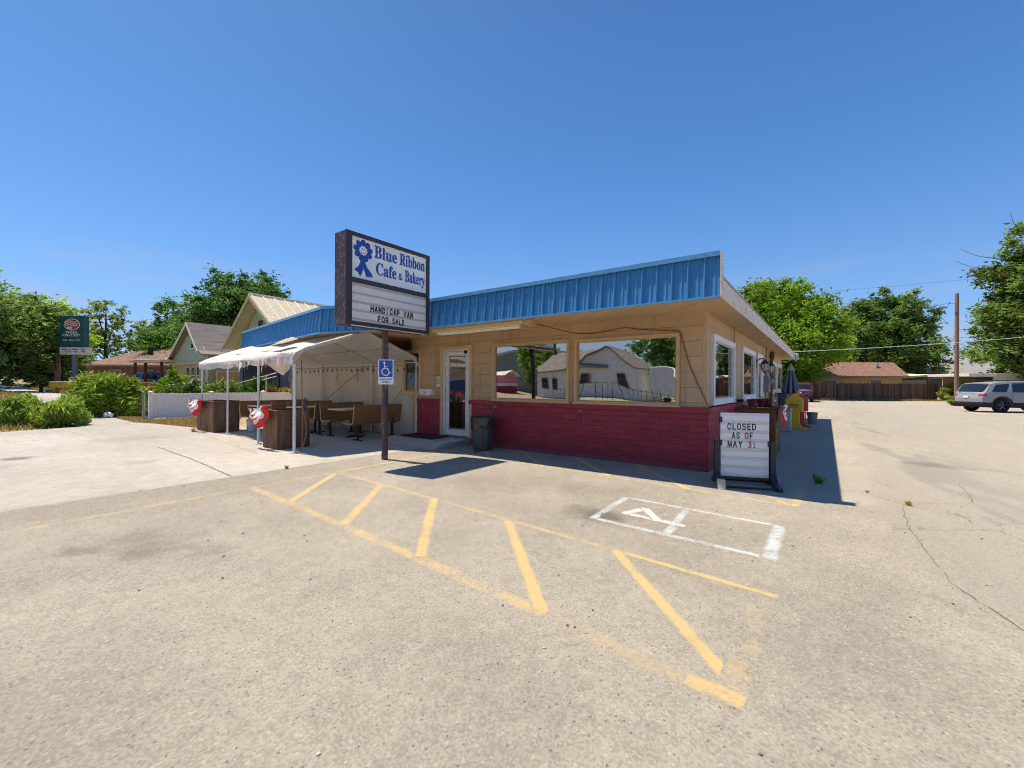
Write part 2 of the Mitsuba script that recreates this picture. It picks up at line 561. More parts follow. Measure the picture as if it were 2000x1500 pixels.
gx = np.concatenate([[-900, -300, -120], np.arange(-80, 40, 2.0), [60, 120, 300, 900]])
gy = np.concatenate([[-600, -200, -90], np.arange(-60, 40, 2.5), [60, 100, 200, 500, 900]])
GX, GY = np.meshgrid(gx, gy, indexing='ij')
gv = np.stack([GX.ravel(), GY.ravel(), (gz(GX, GY) - .03).ravel()], 1)
ii, jj = np.meshgrid(np.arange(len(gx) - 1), np.arange(len(gy) - 1), indexing='ij')
q = np.stack([ii * len(gy) + jj, (ii + 1) * len(gy) + jj, (ii + 1) * len(gy) + jj + 1, ii * len(gy) + jj + 1], -1).reshape(-1, 4)
struct('ground', trimesh.Trimesh(gv, np.vstack([q[:, [0, 1, 2]], q[:, [0, 2, 3]]]), process=False), 'dirt')
struct('parking_lot', flat(Polygon([(-5.62, -16), (60, -16), (60, 62), (24, 62), (13.5, 56.5), (-1, 45), (-16, 45), (-16, 6), (-5.62, 3)]), 0.0), 'asphalt')
struct('concrete_pavement', flat(Polygon([(-5.62, -16), (-5.62, 0), (-7.3, 0), (-7.3, 1), (-13.9, 1), (-13.9, -2.45), (-15.5, -2.7), (-17.0, -2.9), (-18.2, -3.2), (-17.4, -5.2), (-17.0, -6.5), (-16.5, -16)]), .002), 'concrete')
struct('sidewalk', flat(Polygon([(-18.2, -3.25), (-26, -3.05), (-40, -2.75), (-70, -1.9), (-70, -3.6), (-40, -4.3), (-26, -4.6), (-17.45, -4.75)]), .006, 3.0), 'concrete')
struct('street', flat(Polygon([(-140, -16), (120, -16), (120, -27), (-140, -27)]), -.004, 10.0), 'asphalt')

# joints and cracks in the pavement: narrow sunk strips of dirt
mat('crack_dirt', (.115, .095, .068), .95, spec=.1)


def crack(pts, w, parent, z=.004, jit=.02, name='crack'):
    pts = np.asarray(pts, float)
    d = np.r_[0, np.cumsum(np.linalg.norm(np.diff(pts, axis=0), axis=1))]
    s = np.linspace(0, d[-1], max(6, int(d[-1] / .05)))
    p = np.stack([np.interp(s, d, pts[:, 0]), np.interp(s, d, pts[:, 1])], 1)
    p += np.cumsum(rng.normal(0, jit * .35, p.shape), 0) * .35 + rng.normal(0, jit * .3, p.shape)
    t = np.gradient(p, axis=0)
    t /= np.linalg.norm(t, axis=1, keepdims=True)
    nrm = np.stack([-t[:, 1], t[:, 0]], 1)
    ww = w * .62 * (.3 + 1.0 * rng.random(len(p)))[:, None] / 2
    v = np.vstack([np.c_[p + nrm * ww, np.full(len(p), z)], np.c_[p - nrm * ww, np.full(len(p), z)]])
    n = len(p)
    f = [(i, n + i, n + i + 1) for i in range(n - 1)] + [(i, n + i + 1, i + 1) for i in range(n - 1)]
    put(name, trimesh.Trimesh(v, np.array(f), process=False), 'crack_dirt', parent)


crack([(-10.15, -4.55), (-8, -4.62), (-5.62, -4.78)], .035, 'concrete_pavement', .006, .012)
crack([(-13.6, -2.9), (-10, -3.35), (-7.4, -3.6)], .012, 'concrete_pavement', .006, .006)
crack([(-16.5, -5.2), (-12, -5.0), (-10.15, -4.55)], .012, 'concrete_pavement', .006, .006)
for pts, w in (([(1.9, -.1), (2.28, -.61), (3.12, -1.07), (5.0, -1.9)], .013), ([(2.28, -.61), (2.2, -1.7), (2.24, -3.15), (2.46, -3.75), (2.9, -4.3)], .009), ([(3.08, 1.32), (3.05, .6), (2.95, -.05)], .013),
               ([(2.95, -.05), (2.6, -.3), (2.28, -.61)], .011), ([(2.7, -.7), (2.75, -1.1)], .012), ([(2.46, -3.75), (3.1, -3.5), (4.3, -3.9)], .010), ([(.2, -.25), (1.1, -.2), (1.9, -.1)], .011), ([(2.6, 1.6), (2.75, 1.0)], .010),
               ([(3.3, 3.9), (4.0, 3.0), (4.6, 2.5)], .016)):
    crack(pts, w, 'parking_lot')

# painted markings
def stripe_mesh(a, b, w, z=.004, n=24):
    a, b = np.array(a, float), np.array(b, float)
    t = (b - a) / np.linalg.norm(b - a)
    nr = np.array([-t[1], t[0]])
    u = np.linspace(0, 1, n)
    p = a + (b - a) * u[:, None]
    v = np.vstack([np.c_[p + nr * w / 2, np.full(n, z)], np.c_[p - nr * w / 2, np.full(n, z)]])
    uv = np.vstack([np.c_[u, np.zeros(n)], np.c_[u, np.ones(n)]])
    f = [(i, n + i, n + i + 1) for i in range(n - 1)] + [(i, n + i + 1, i + 1) for i in range(n - 1)]
    return trimesh.Trimesh(v, np.array(f), process=False), uv


MARKS = {
    'yellow_parking_line': [((-4.55, -8.2), (-4.69, -4.95), .075, 'worn_yellow_paint'), ((-4.69, -4.95), (-4.72, -3.7), .08, 'worn_yellow_paint'), ((-4.72, -3.7), (-4.86, -.7), .10, 'yellow_paint')],
    'yellow_hatched_aisle': [((-4.72, -4.91), (-2.3, -5.05), .15, 'worn_yellow_paint'), ((-2.3, -5.05), (.2, -5.24), .16, 'worn_yellow_paint'), ((.2, -5.24), (1.2, -5.36), .16, 'faded_yellow_paint'),
                             ((-4.70, -3.66), (-2.2, -3.83), .12, 'worn_yellow_paint'), ((-2.2, -3.83), (.05, -4.02), .09, 'worn_yellow_paint'), ((.05, -4.02), (1.30, -4.13), .085, 'yellow_paint'),
                             ((-4.69, -3.67), (-3.58, -4.96), .13, 'yellow_paint'), ((-3.45, -3.76), (-2.30, -5.06), .14, 'yellow_paint'), ((-2.36, -3.78), (-1.10, -5.13), .14, 'yellow_paint'),
                             ((-1.12, -3.92), (.17, -5.27), .13, 'yellow_paint'), ((.08, -4.0), (1.24, -5.28), .12, 'yellow_paint'), ((1.20, -4.35), (1.20, -5.25), .16, 'faded_yellow_paint'), ((1.0, -5.32), (1.26, -5.33), .15, 'yellow_paint')],
    'yellow_kerb_aisle': [((-4.86, -.98), (-2.4, -1.17), .085, 'yellow_paint'), ((-2.4, -1.17), (1.28, -1.5), .085, 'worn_yellow_paint'), ((-4.7, -.12), (-3.73, -1.06), .12, 'yellow_paint'), ((-3.74, .0), (-2.44, -1.17), .12, 'yellow_paint'),
                          ((-2.46, .0), (-1.15, -1.25), .12, 'yellow_paint'), ((-1.2, -.03), (.06, -1.4), .12, 'yellow_paint'), ((.12, -.25), (1.22, -1.50), .11, 'worn_yellow_paint'), ((1.27, -.35), (1.25, -1.52), .13, 'worn_yellow_paint')],
    'pale_blue_painted_box': [((-.52, -2.30), (1.24, -2.44), .10, 'pale_blue_paint'), ((-.50, -3.32), (1.26, -3.42), .11, 'pale_blue_paint'), ((-.47, -2.28), (-.44, -3.36), .12, 'pale_blue_paint'), ((.27, -2.36), (.33, -3.36), .12, 'pale_blue_paint'),
                              ((1.16, -2.40), (1.17, -3.44), .16, 'pale_blue_paint'), ((-.28, -2.95), (.42, -3.01), .12, 'white_paint'), ((-.24, -2.97), (-.10, -2.64), .15, 'white_paint'), ((-.12, -2.64), (.15, -3.02), .13, 'white_paint')]}
for nm, rows in MARKS.items():
    for k, (a, b, w, m) in enumerate(rows):
        sm, suv = stripe_mesh(a, b, w * .9, .0007 + .0001 * k + (.0003 if m == 'white_paint' else 0))
        put('stripe', sm, m, nm, uv=suv)
    labels[nm] = {'kind': 'structure'}

# ================================================================ the cafe
CAFE = thing('cafe_building', 'low tan cafe with maroon brick base and blue ribbed metal roof fascia', 'building')
# core: walls just behind the cladding
core = MB()
core.add(bx(-7.3, -.09, .09, 14.4, 0, 2.62)).add(bx(-14.4, -7.3, 1.0, 9, 0, 2.62))
put('wall_core', core, 'tan_paint', CAFE)

FRONT_OPEN = [(-6.17, -5.13, 0, 2.33), (-4.51, -2.57, 1.03, 2.32), (-2.445, -.455, 1.02, 2.30), (-7.6, -6.89, 1.15, 2.3)]
SIDE_OPEN = [(.37, 2.465, 1.0, 2.30), (3.5, 5.69, 1.0, 2.32), (6.05, 7.32, 0, 2.33), (9.97, 11.77, 1.08, 2.32), (11.95, 14.12, 1.1, 2.34)]
ZL = [1.115 + .258 * k for k in range(5)] + [2.405, 2.62]
ZL = [1.0, 1.115, 1.373, 1.631, 1.888, 2.146, 2.405, 2.62]


def boards(lo, hi, opens, axis, holder, zl, joints):
    hole = unary_union([sbox(a, c, b, d) for a, b, c, d in opens])
    for i in range(len(zl) - 1):
        row = sbox(lo, zl[i] + .0055, hi, zl[i + 1] - .0005).difference(hole)
        cuts = joints[i % len(joints)]
        for p in polys(row):
            parts = [p]
            for c in cuts:
                nxt = []
                for r in parts:
                    a = r.intersection(sbox(-99, -9, c - .002, 9))
                    b = r.intersection(sbox(c + .002, -9, 99, 9))
                    nxt += polys(a) + polys(b)
                parts = nxt
            for r in parts:
                if r.area < .002:
                    continue
                t = .004 * rng.random()
                m = ext_y(r, .045 - t, .09) if axis == 'y' else ext_x(r, -.09, -.045 + t)
                put('siding_board', m, 'tan_paint', holder)


fw = f'{CAFE}__front_wall'
sw = f'{CAFE}__side_wall'
put('front_wall', bx(-7.3, -.1, .0885, .0895, 1.0, 2.62), 'crack_dirt', CAFE)
put('side_wall', bx(-.0895, -.0885, .1, 14.39, .0, 2.62), 'crack_dirt', CAFE)
boards(-7.3, -.05, FRONT_OPEN, 'y', fw, ZL, [[-5.6, -3.1, -.9], [-4.9, -2.5], [-4.9, -2.5], [-6.5], [-4.9], [-5.0], [-6.4, -4.0, -1.55]])
boards(.1, 14.4, SIDE_OPEN, 'x', sw, [.0, .34, .6, .858] + ZL[1:], [[5], [3.1], [6], [8.6], [3.1], [8.6], [2.9], [3, 9], [2.6, 6, 10.5]])
put('corner_post', bx(-.10, -.035, .035, .10, 1.05, 2.62, .006), 'tan_paint', CAFE)

# brick base; each brick a part
BL, BH = .305, .105


def brick_run(a0, a1, axis, holder, key, z0=0.0, rows=9, limit=1e9):
    rest = MB()
    for r in range(rows):
        s = a0 - (BL / 2 if r % 2 else 0)
        while s < a1 - .02:
            p0, p1 = max(s, a0), min(s + BL, a1)
            s += BL
            if p1 - p0 < .03:
                continue
            z = z0 + r * BH
            j = float(np.clip(rng.normal(0, .0012), -.0025, .0025))
            g = .0042
            if axis == 'y':
                b = bx(p0 + g * .5, p1 - g * .5, .0 + j, .08, z + g * .5, z + BH - g * .5, .004)
            else:
                b = bx(-.08, .0 - j, p0 + g * .5, p1 - g * .5, z + g * .5, z + BH - g * .5, .004)
            if abs(p0) < limit:
                put('brick', b, 'brick_paint', holder)
            else:
                rest.add(b)
    if rest.n:
        put('far_bricks', rest, 'brick_paint', holder, kind='stuff')


mat('mortar', (.26, .036, .050), .9, spec=.1)
put('brick_base', bx(-5.19, -.004, .0035, .088, 0, .955), 'mortar', CAFE)
put('brick_base', bx(-.088, -.0035, .02, 6.0, 0, .955), 'mortar', CAFE)
put('brick_base', bx(-7.0, -6.17, .0035, .088, 0, .955), 'mortar', CAFE)
B1, B2, B3 = CAFE + '__brick_base', CAFE + '__brick_base_001', CAFE + '__brick_base_002'
brick_run(-5.2, 0, 'y', B1, 1)
brick_run(.01, 6.05, 'x', B2, 2, limit=2.4)
brick_run(-7.0, -6.16, 'y', B3, 3)
put('brick_ledge', bx(-5.21, .03, -.032, .085, .948, 1.045, .006), 'brick_paint', CAFE)
put('brick_ledge', bx(-.085, .033, .086, 6.05, .948, 1.046, .006), 'brick_paint', CAFE)
put('brick_ledge', bx(-7.02, -6.16, -.03, .085, .948, 1.045, .006), 'brick_paint', CAFE)


# windows: mirror-tinted panes, slightly pillowed like the old plate glass they are
def pane(x0, x1, z0, z1, axis, at, seed, amp=.0018):
    def fn(u, v):
        a, b = x0 + (x1 - x0) * u, z0 + (z1 - z0) * v
        d = (meshkit.fbm(np.stack([a * .9, b * .9, np.full_like(a, seed * 7.3)], -1), 2, seed) - .5) * amp * 9
        return (a, at + d, b) if axis == 'y' else (at - d, a, b)
    m, _ = sheet(fn, 26, 18)
    return m


def window(holder, x0, x1, z0, z1, axis, col, fw_=.05, seed=1, bar=None, amp=.0018, glass='mirror_glass', mull=()):
    w = numbered(f'{holder}__window')
    o = sbox(x0, z0, x1, z1).difference(sbox(x0 + fw_, z0 + fw_, x1 - fw_, z1 - fw_))
    i = sbox(x0 + fw_ + .002, z0 + fw_ + .002, x1 - fw_ - .002, z1 - fw_ - .002).difference(sbox(x0 + fw_ + .018, z0 + fw_ + .018, x1 - fw_ - .018, z1 - fw_ - .018))
    E_ = (lambda g, d0, d1: ext_y(g, d0, d1)) if axis == 'y' else (lambda g, d0, d1: ext_x(g, -d1, -d0))
    put('frame', E_(o, -.012, .088), 'vc_matte', w, color=col)
    put('stop', E_(i, .016, .087), 'vc_matte', w, color=[c * .88 for c in col])
    if axis == 'y':
        put('sill', bx(x0 - .03, x1 + .03, -.03, -.0125, z0 - .03, z0 + .025, .005), 'vc_matte', w, color=col)
    for c in mull:
        put('mullion', E_(sbox(c - .035, z0 + fw_ + .032, c + .035, z1 - fw_ - .032), .005, .08), 'vc_matte', w, color=col)
    put('pane', pane(x0 + fw_ + .012, x1 - fw_ - .012, z0 + fw_ + .012, z1 - fw_ - .012, axis, .045 if axis == 'y' else -.045, seed, amp), glass, w, smooth=True)
    return w


TAN_TRIM = (.56, .40, .20)
WHITE = (.70, .69, .66)
window(CAFE, -4.51, -2.57, 1.047, 2.315, 'y', TAN_TRIM, seed=3)
window(CAFE, -2.445, -.46, 1.047, 2.295, 'y', TAN_TRIM, seed=5, amp=.003)
window(CAFE, -7.6, -6.89, 1.15, 2.3, 'y', TAN_TRIM, fw_=.07, seed=6, glass='dark_glass')
window(CAFE, .375, 2.46, 1.07, 2.29, 'x', WHITE, fw_=.10, seed=8, amp=.0012)
window(CAFE, 3.5, 5.69, 1.08, 2.31, 'x', WHITE, fw_=.10, seed=9, amp=.0012)
window(CAFE, 9.98, 11.76, 1.11, 2.31, 'x', (.62, .54, .44), fw_=.16, seed=10, amp=.0008)
window(CAFE, 11.96, 14.1, 1.13, 2.33, 'x', (.62, .54, .44), fw_=.16, seed=11, amp=.0008)

# front door in its step
d = f'{CAFE}__front_door'
put('front_door', ext_y(sbox(-5.99, .18, -5.25, 2.20).difference(sbox(-5.90, .32, -5.34, 2.12)), .01, .055), 'vc_satin', CAFE, color=(.62, .62, .62), label='white aluminium framed glass door')
put('glass', pane(-5.91, -5.33, .31, 2.13, 'y', .03, 21, .002), 'mirror_glass', d, smooth=True)
put('handle', tube([(-5.955, .0, 1.02), (-5.955, -.045, 1.03), (-5.955, -.045, 1.28), (-5.955, .0, 1.29)], .011), 'vc_metal', d, color=(.5, .5, .5), smooth=True)
put('lock', cyl(-5.945, -.004, 1.42, 1.46, .014), 'vc_metal', d, color=(.3, .3, .3))
put('closer', bx(-5.36, -5.29, -.035, .0095, 2.14, 2.21, .006), 'vc_matte', d, color=(.03, .03, .03))
put('door_frame', ext_y(sbox(-6.17, .15, -5.13, 2.33).difference(sbox(-6.08, .0, -5.20, 2.255)), -.015, .088), 'vc_matte', CAFE, color=TAN_TRIM)
put('door_jamb', ext_y(sbox(-6.078, .17, -5.202, 2.253).difference(sbox(-6.0, .0, -5.24, 2.21)), .0, .087), 'vc_satin', CAFE, color=(.60, .60, .60))
put('back_panel', bx(-6.0, -5.24, .065, .088, .17, 2.21), 'vc_matte', d, color=(.02, .02, .02))
# side door
sd = f'{CAFE}__side_door'
put('side_door', ext_x(sbox(6.2, .1, 7.18, 2.2).difference(sbox(6.36, .3, 7.02, 2.05)), -.05, -.012), 'vc_satin', CAFE, color=(.66, .66, .64), label='white framed glass side door')
put('glass', pane(6.35, 7.03, .29, 2.06, 'x', -.03, 23, .001), 'mirror_glass', sd, smooth=True)
put('bar', bx(.0, .03, 6.3, 7.1, 1.05, 1.09), 'vc_metal', sd, color=(.5, .5, .5))
put('door_frame', ext_x(sbox(6.05, 0, 7.32, 2.33).difference(sbox(6.19, -1, 7.19, 2.21)), -.088, .012), 'vc_matte', CAFE, color=WHITE)

# roof: soffit, slab, side fascia
put('soffit', bx(-7.3, .388, -1.262, 15.18, 2.602, 2.622), 'tan_paint', CAFE, label='tan painted soffit under the eaves')
put('roof', bx(-7.3, .385, -1.2, 15.2, 2.624, 2.83), 'vc_matte', CAFE, color=(.30, .29, .28))
for y0, y1 in ((-1.25, 3.55), (3.556, 8.4), (8.406, 13.0), (13.006, 15.2)):
    put('fascia_board', bx(.389, .412, y0, y1, 2.592, 2.845, .004), 'peeling_paint', CAFE, label='white side fascia board with peeling paint')
put('drip_edge', bx(.36, .43, -1.2, 15.22, 2.846, 2.866), 'vc_metal', CAFE, color=(.55, .53, .5))
put('rear_fascia', bx(-7.0, .41, 15.203, 15.226, 2.592, 2.84, .004), 'tan_paint', CAFE)
put('roof_light', lathe([(0, 2.60), (.07, 2.60), (.075, 2.80), (.045, 2.86), (0, 2.86)], 14, (.5, 14.7, -.02)), 'vc_matte', CAFE, color=(.5, .52, .52), smooth=30)

# blue ribbed metal fascia, one part per rib bay
mat('blue_metal', (.075, .225, .42), .38, spec=.5, metallic_=0) if False else mat('blue_metal', (.045, .205, .42), .36, spec=.6)
mat('blue_trim', (.11, .33, .56), .32, spec=.7)


def rib_panel(p0, dvec, n, w, z0, z1, lean, last=False):
    s = np.array([0, .010, .021, .032, .042, .078, .084, .096, .102, .138, .144, .156, .162, 1.0]) 
    s[:-1] = s[:-1] * (w / .217)
    s[-1] = w
    o = np.array([0, .036, .040, .036, 0, 0, .010, .010, 0, 0, .010, .010, 0, 0])
    k = len(s)
    bot = np.c_[p0[0] + dvec[0] * s + n[0] * o, p0[1] + dvec[1] * s + n[1] * o, np.full(k, z0)]
    top = np.c_[p0[0] + dvec[0] * s + n[0] * (o - lean), p0[1] + dvec[1] * s + n[1] * (o - lean), np.full(k, z1)]
    v = np.vstack([bot, top])
    f = [(i, i + 1, k + i + 1) for i in range(k - 1)] + [(i, k + i + 1, k + i) for i in range(k - 1)]
    return trimesh.Trimesh(v, np.array(f), process=False)


def fascia(a, b, holder, z0=2.60, z1=3.17, lean=.062, mitre=True):
    a, b = np.array(a, float), np.array(b, float)
    L_ = np.linalg.norm(b - a)
    dv = (b - a) / L_
    n = np.array([dv[1], -dv[0]])       # outward for runs that go to +x seen from -y
    N = max(1, round(L_ / .217))
    w = L_ / N
    for i in range(N):
        put('metal_panel', rib_panel(a + dv * w * i, dv, n, w, z0, z1, lean), 'blue_metal', holder)
    # backing, cap and drip trim
    def bar(o0, o1, za, zb, nm, m, col=None):
        pts = np.array([a - n * .0 + n * o0, b + n * o0, b + n * o1, a + n * o1])
        put(nm, ext_z(Polygon(pts), za, zb), m, holder, color=col)
    bar(-.16, -.075, z0 + .01, z1 - .005, 'parapet', 'vc_matte', (.3, .28, .26))
    bar(-.16, -.004, z1 + .001, z1 + .035, 'ridge_cap', 'blue_trim')
    bar(-.0125, -.004, z1 - .03, z1 + .0005, 'ridge_cap_lip', 'blue_trim')
    bar(-.028, .046, z0 - .022, z0 - .001, 'drip_trim', 'blue_trim')


FA = numbered(CAFE + '__blue_fascia')
scene_pts = [(-14.85, -1.1), (-7.95, -2.14), (-5.4, -1.28), (.40, -1.28)]
fascia(scene_pts[2], scene_pts[3], FA)
fascia(scene_pts[1], scene_pts[2], FA)
fascia(scene_pts[0], scene_pts[1], FA)
labels[FA] = {'label': 'blue ribbed metal fascia'}
put('end_trim', bx(.401, .414, -1.29, -1.12, 2.58, 3.19, .003), 'peeling_paint', CAFE)
# the left wing's canopy deck behind its slanted fascia
put('canopy_deck', ext_z(Polygon([(-14.8, -1.06), (-7.95, -2.08), (-5.4, -1.27), (-5.4, .04), (-7.302, .04), (-7.302, 9), (-14.8, 9)]), 2.603, 2.80), 'tan_paint', CAFE)
wing = numbered(CAFE + '__wing_wall')
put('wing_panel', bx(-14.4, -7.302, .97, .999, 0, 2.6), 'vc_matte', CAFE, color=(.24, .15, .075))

# concrete step and mat at the door
STEP = struct('doorstep', ext_x(Polygon([(-1.02, 0.0), (-.92, .055), (-.70, .125), (0.0, .145), (0.0, 0.0)]), -7.2, -5.66), 'step_concrete')
struct('doorstep', ext_x(Polygon([(-1.12, 0.0), (-.80, .10), (-.1, .125), (-.1, 0.0)]), -5.655, -5.22), 'step_concrete')
put('door_mat', bx(-6.95, -5.75, -.66, -.06, .1505, .160, .003), 'rubber', None)
labels['door_mat'] = {'label': 'black rubber mat on the concrete step at the front door', 'category': 'mat'}
moved_mat = scene['door_mat']

# ---------------------------------------------------------------- things on the cafe walls
def tubes_of(pts, r, n=6):
    return tube(pts, r, n)


L_ = thing('eave_light', 'long cream twin tube fluorescent light under the front eave above the door', 'light')
put('housing', bx(-5.38, -2.98, -1.02, -.80, 2.535, 2.601, .008), 'vc_matte', L_, color=(.62, .50, .33))
put('reflector', bx(-5.3, -3.06, -.985, -.835, 2.520, 2.534, .003), 'vc_satin', L_, color=(.78, .72, .55))
for yy in (-.955, -.865):
    put('fluorescent_tube', tube([(-5.28, yy, 2.495), (-3.08, yy, 2.495)], .019, 10), 'vc_satin', L_, smooth=True, color=(.85, .80, .66))
for xx in (-5.33, -3.03):
    put('end_socket', bx(xx - .03, xx + .03, -1.0, -.82, 2.465, 2.534, .006), 'vc_matte', L_, color=(.45, .33, .18))
put('ballast_box', bx(-2.975, -2.80, -1.0, -.82, 2.50, 2.60, .01), 'vc_matte', L_, color=(.50, .36, .19))

spl = lambda pts, n=40: np.stack([np.interp(np.linspace(0, 1, n), np.linspace(0, 1, len(pts)), np.array(pts, float)[:, k]) for k in range(3)], 1)


def smooth_path(pts, n=48):
    from scipy.interpolate import PchipInterpolator
    pts = np.array(pts, float)
    t = np.r_[0, np.cumsum(np.linalg.norm(np.diff(pts, axis=0), axis=1))]
    f = PchipInterpolator(t, pts)
    return f(np.linspace(0, t[-1], n))


c1 = thing('loose_cable', 'dark red cable looped across the tan front wall above and beside the right window', 'cable')
put('run', tube(smooth_path([(-2.86, -.85, 2.56), (-2.7, -.35, 2.50), (-2.5, .022, 2.44), (-2.1, .02, 2.395), (-1.75, .02, 2.42), (-1.46, .02, 2.455), (-1.1, .022, 2.40), (-.75, .02, 2.36), (-.47, .0, 2.33), (-.40, .022, 2.1), (-.31, .022, 1.78), (-.2, .022, 1.5), (-.05, .02, 1.17), (.01, .01, 1.06), (.04, .0, 1.05)], 90), .0075, 6), 'vc_matte', c1, smooth=True, color=(.19, .06, .04))
c2 = thing('wall_cable', 'thin brown cable down the side wall beside its first window', 'cable')
put('run', tube(smooth_path([(-.02, 2.5, 2.6), (-.025, 2.52, 2.3), (-.03, 2.55, 2.0), (-.02, 2.66, 1.85), (-.028, 2.6, 1.7)], 30), .006, 6), 'vc_matte', c2, smooth=True, color=(.10, .06, .035))

n1 = thing('paper_notice', 'white paper notice taped to the tan wall left of the front door', 'notice')
sm, _ = sheet(lambda u, v: (-6.345 + .135 * u + .006 * v, .028 - .012 * np.sin(u * 3) * v, 1.345 + .265 * v), 6, 8)
put('paper', thick(sm, -.001), 'vc_matte', n1, color=(.74, .72, .67))
for k in range(4):
    put('print_line', bx(-6.31 + .025 * k, -6.302 + .025 * k, .0095, .0125, 1.42, 1.55), 'vc_matte', n1, color=(.35, .33, .3))
n2 = thing('mail_box', 'white mail box with a small round emblem on the wall left of the door', 'mail box')
put('body', bx(-6.85, -6.42, -.075, .044, 1.125, 1.275, .008), 'vc_satin', n2, color=(.72, .70, .66))
put('lid', bx(-6.86, -6.41, -.085, .044, 1.2755, 1.295, .006), 'vc_satin', n2, color=(.66, .64, .60))
put('emblem', ext_y(Point(-6.66, 1.2).buffer(.036).difference(Point(-6.66, 1.2).buffer(.026)).union(Point(-6.66, 1.2).buffer(.013)), -.0775, -.0752), 'vc_matte', n2, color=(.25, .17, .1))

for k, (yy, lab) in enumerate(((5.85, 'black carriage lantern on the side wall nearest the street'), (7.42, 'second black carriage lantern along the side wall, by the grey meter box'))):
    t = thing('wall_lantern', lab, 'lantern', 'lanterns on the side wall')
    X0, Z0 = -.04, 2.02
    put('wall_plate', bx(-.045, .015, yy - .06, yy + .06, 1.9, 2.14, .008), 'vc_satin', t, color=(.02, .02, .022))
    put('arm', tube(smooth_path([(.0, yy, 2.0), (.06, yy, 2.13), (.15, yy, 2.16), (.2, yy, 2.10)], 16), .011, 8), 'vc_satin', t, smooth=True, color=(.02, .02, .022))
    put('cap', lathe([(0, 2.12), (.03, 2.11), (.05, 2.08), (.105, 2.02), (.105, 2.005), (0, 2.005)], 8, (.2, yy, 0)), 'vc_satin', t, color=(.02, .02, .022))
    put('glass_shade', lathe([(.09, 2.004), (.092, 1.93), (.07, 1.84), (.035, 1.79), (0, 1.79)], 8, (.2, yy, 0)), 'vc_gloss', t, color=(.50, .46, .38))
    rib = MB()
    for a in range(8):
        an = a * math.pi / 4
        rib.add(tube([(.2 + math.cos(an) * r, yy + math.sin(an) * r, z) for r, z in ((.094, 2.004), (.096, 1.93), (.074, 1.84), (.037, 1.785))], .006, 4))
    put('cage', rib, 'vc_satin', t, color=(.02, .02, .022))
    put('finial', lathe([(.036, 1.789), (.03, 1.77), (.012, 1.75), (0, 1.735)], 8, (.2, yy, 0)), 'vc_satin', t, color=(.02, .02, .022))

t = thing('meter_box', 'grey electric meter box with conduit on the side wall past the side door', 'meter box')
put('cabinet', bx(-.045, .14, 7.55, 7.95, 1.22, 1.72, .012), 'vc_satin', t, color=(.20, .22, .22))
put('meter', tube([(.1405, 7.75, 1.55), (.24, 7.75, 1.55)], .085, 18), 'vc_gloss', t, color=(.32, .33, .34))
put('conduit', tube([(.05, 7.75, 1.725), (.05, 7.75, 2.6)], .026, 8), 'vc_satin', t, smooth=True, color=(.28, .23, .17))
put('conduit', tube([(.05, 7.65, .05), (.05, 7.65, 1.215)], .022, 8), 'vc_satin', t, smooth=True, color=(.28, .23, .17))
t = thing('downpipe', 'tall brown pipe fixed up the side wall between door and far windows', 'pipe')
put('pipe', tube([(.03, 9.4, .02), (.03, 9.4, 2.55)], .05, 10), 'vc_matte', t, smooth=True, color=(.17, .095, .04))
put('weather_head', lathe([(.052, 2.30), (.075, 2.38), (.075, 2.52), (.03, 2.58), (0, 2.58)], 10, (.05, 9.4, .0)), 'vc_matte', t, color=(.09, .06, .04))

# ---------------------------------------------------------------- pole sign
S = thing('pole_sign', 'tall cafe pole sign with blue lettering over a changeable letter board', 'sign')
put('pole', tube([(-5.095, -2.46, 0), (-5.095, -2.46, 2.43)], .058, 20), 'sign_paint', S, smooth=30)
cab = ext_x(sbox(-3.28, 2.455, -1.36, 4.08).difference(sbox(-3.235, 2.505, -1.405, 4.035)), -5.56, -5.23)
put('cabinet', cab, 'sign_paint', S)
put('cabinet_back', bx(-5.555, -5.30, -3.234, -1.406, 2.506, 4.034), 'vc_matte', S, color=(.08, .06, .065))
FRX = -5.229
put('frame_trim', ext_x(sbox(-3.285, 2.45, -1.355, 4.085).difference(sbox(-3.165, 2.515, -1.435, 4.015)), FRX, FRX + .022), 'vc_satin', S, color=(.045, .028, .036))
put('divider', bx(-5.26, FRX + .024, -3.166, -1.434, 3.205, 3.285, .004), 'vc_satin', S, color=(.05, .03, .038))
nm = put('name_panel', bx(-5.27, -5.236, -3.18, -1.42, 3.286, 4.02), 'vc_satin', S, color=(.86, .84, .80), label='white name panel with blue lettering')
BLUE = (.012, .075, .34)


def on_sign(shape, d0=.0, h=.003):
    return ext_x(shape, -5.2358 + d0, -5.2358 + d0 + h)


try:
    mathb = lambda s: ''.join(chr(0x1D400 + ord(c) - 65) if 'A' <= c <= 'Z' else chr(0x1D41A + ord(c) - 97) if 'a' <= c <= 'z' else c for c in s)
    tp = lambda s: text_poly(mathb(s), .2, 'NotoSansMath-Regular', 1)
    tp('B')
except Exception:
    tp = lambda s: text_poly(s, .2, stroke=2)


def spaced(word, x0, x1, z0, z1, stroke=2, w=None):
    """Changeable letters set one by one from x0 to x1."""
    n = len(word)
    p = (x1 - x0) / n
    w = w or p * .80
    out = []
    for i, ch in enumerate(word):
        g = text_poly(ch, .1, stroke=stroke)
        c = x0 + p * (i + .5)
        ww = w * (.34 if ch == 'I' else .5 if ch == '1' else .86 if ch in 'LEF' else 1)
        out.append(fit(g, c - ww / 2, c + ww / 2, z0, z1))
    return unary_union(out)


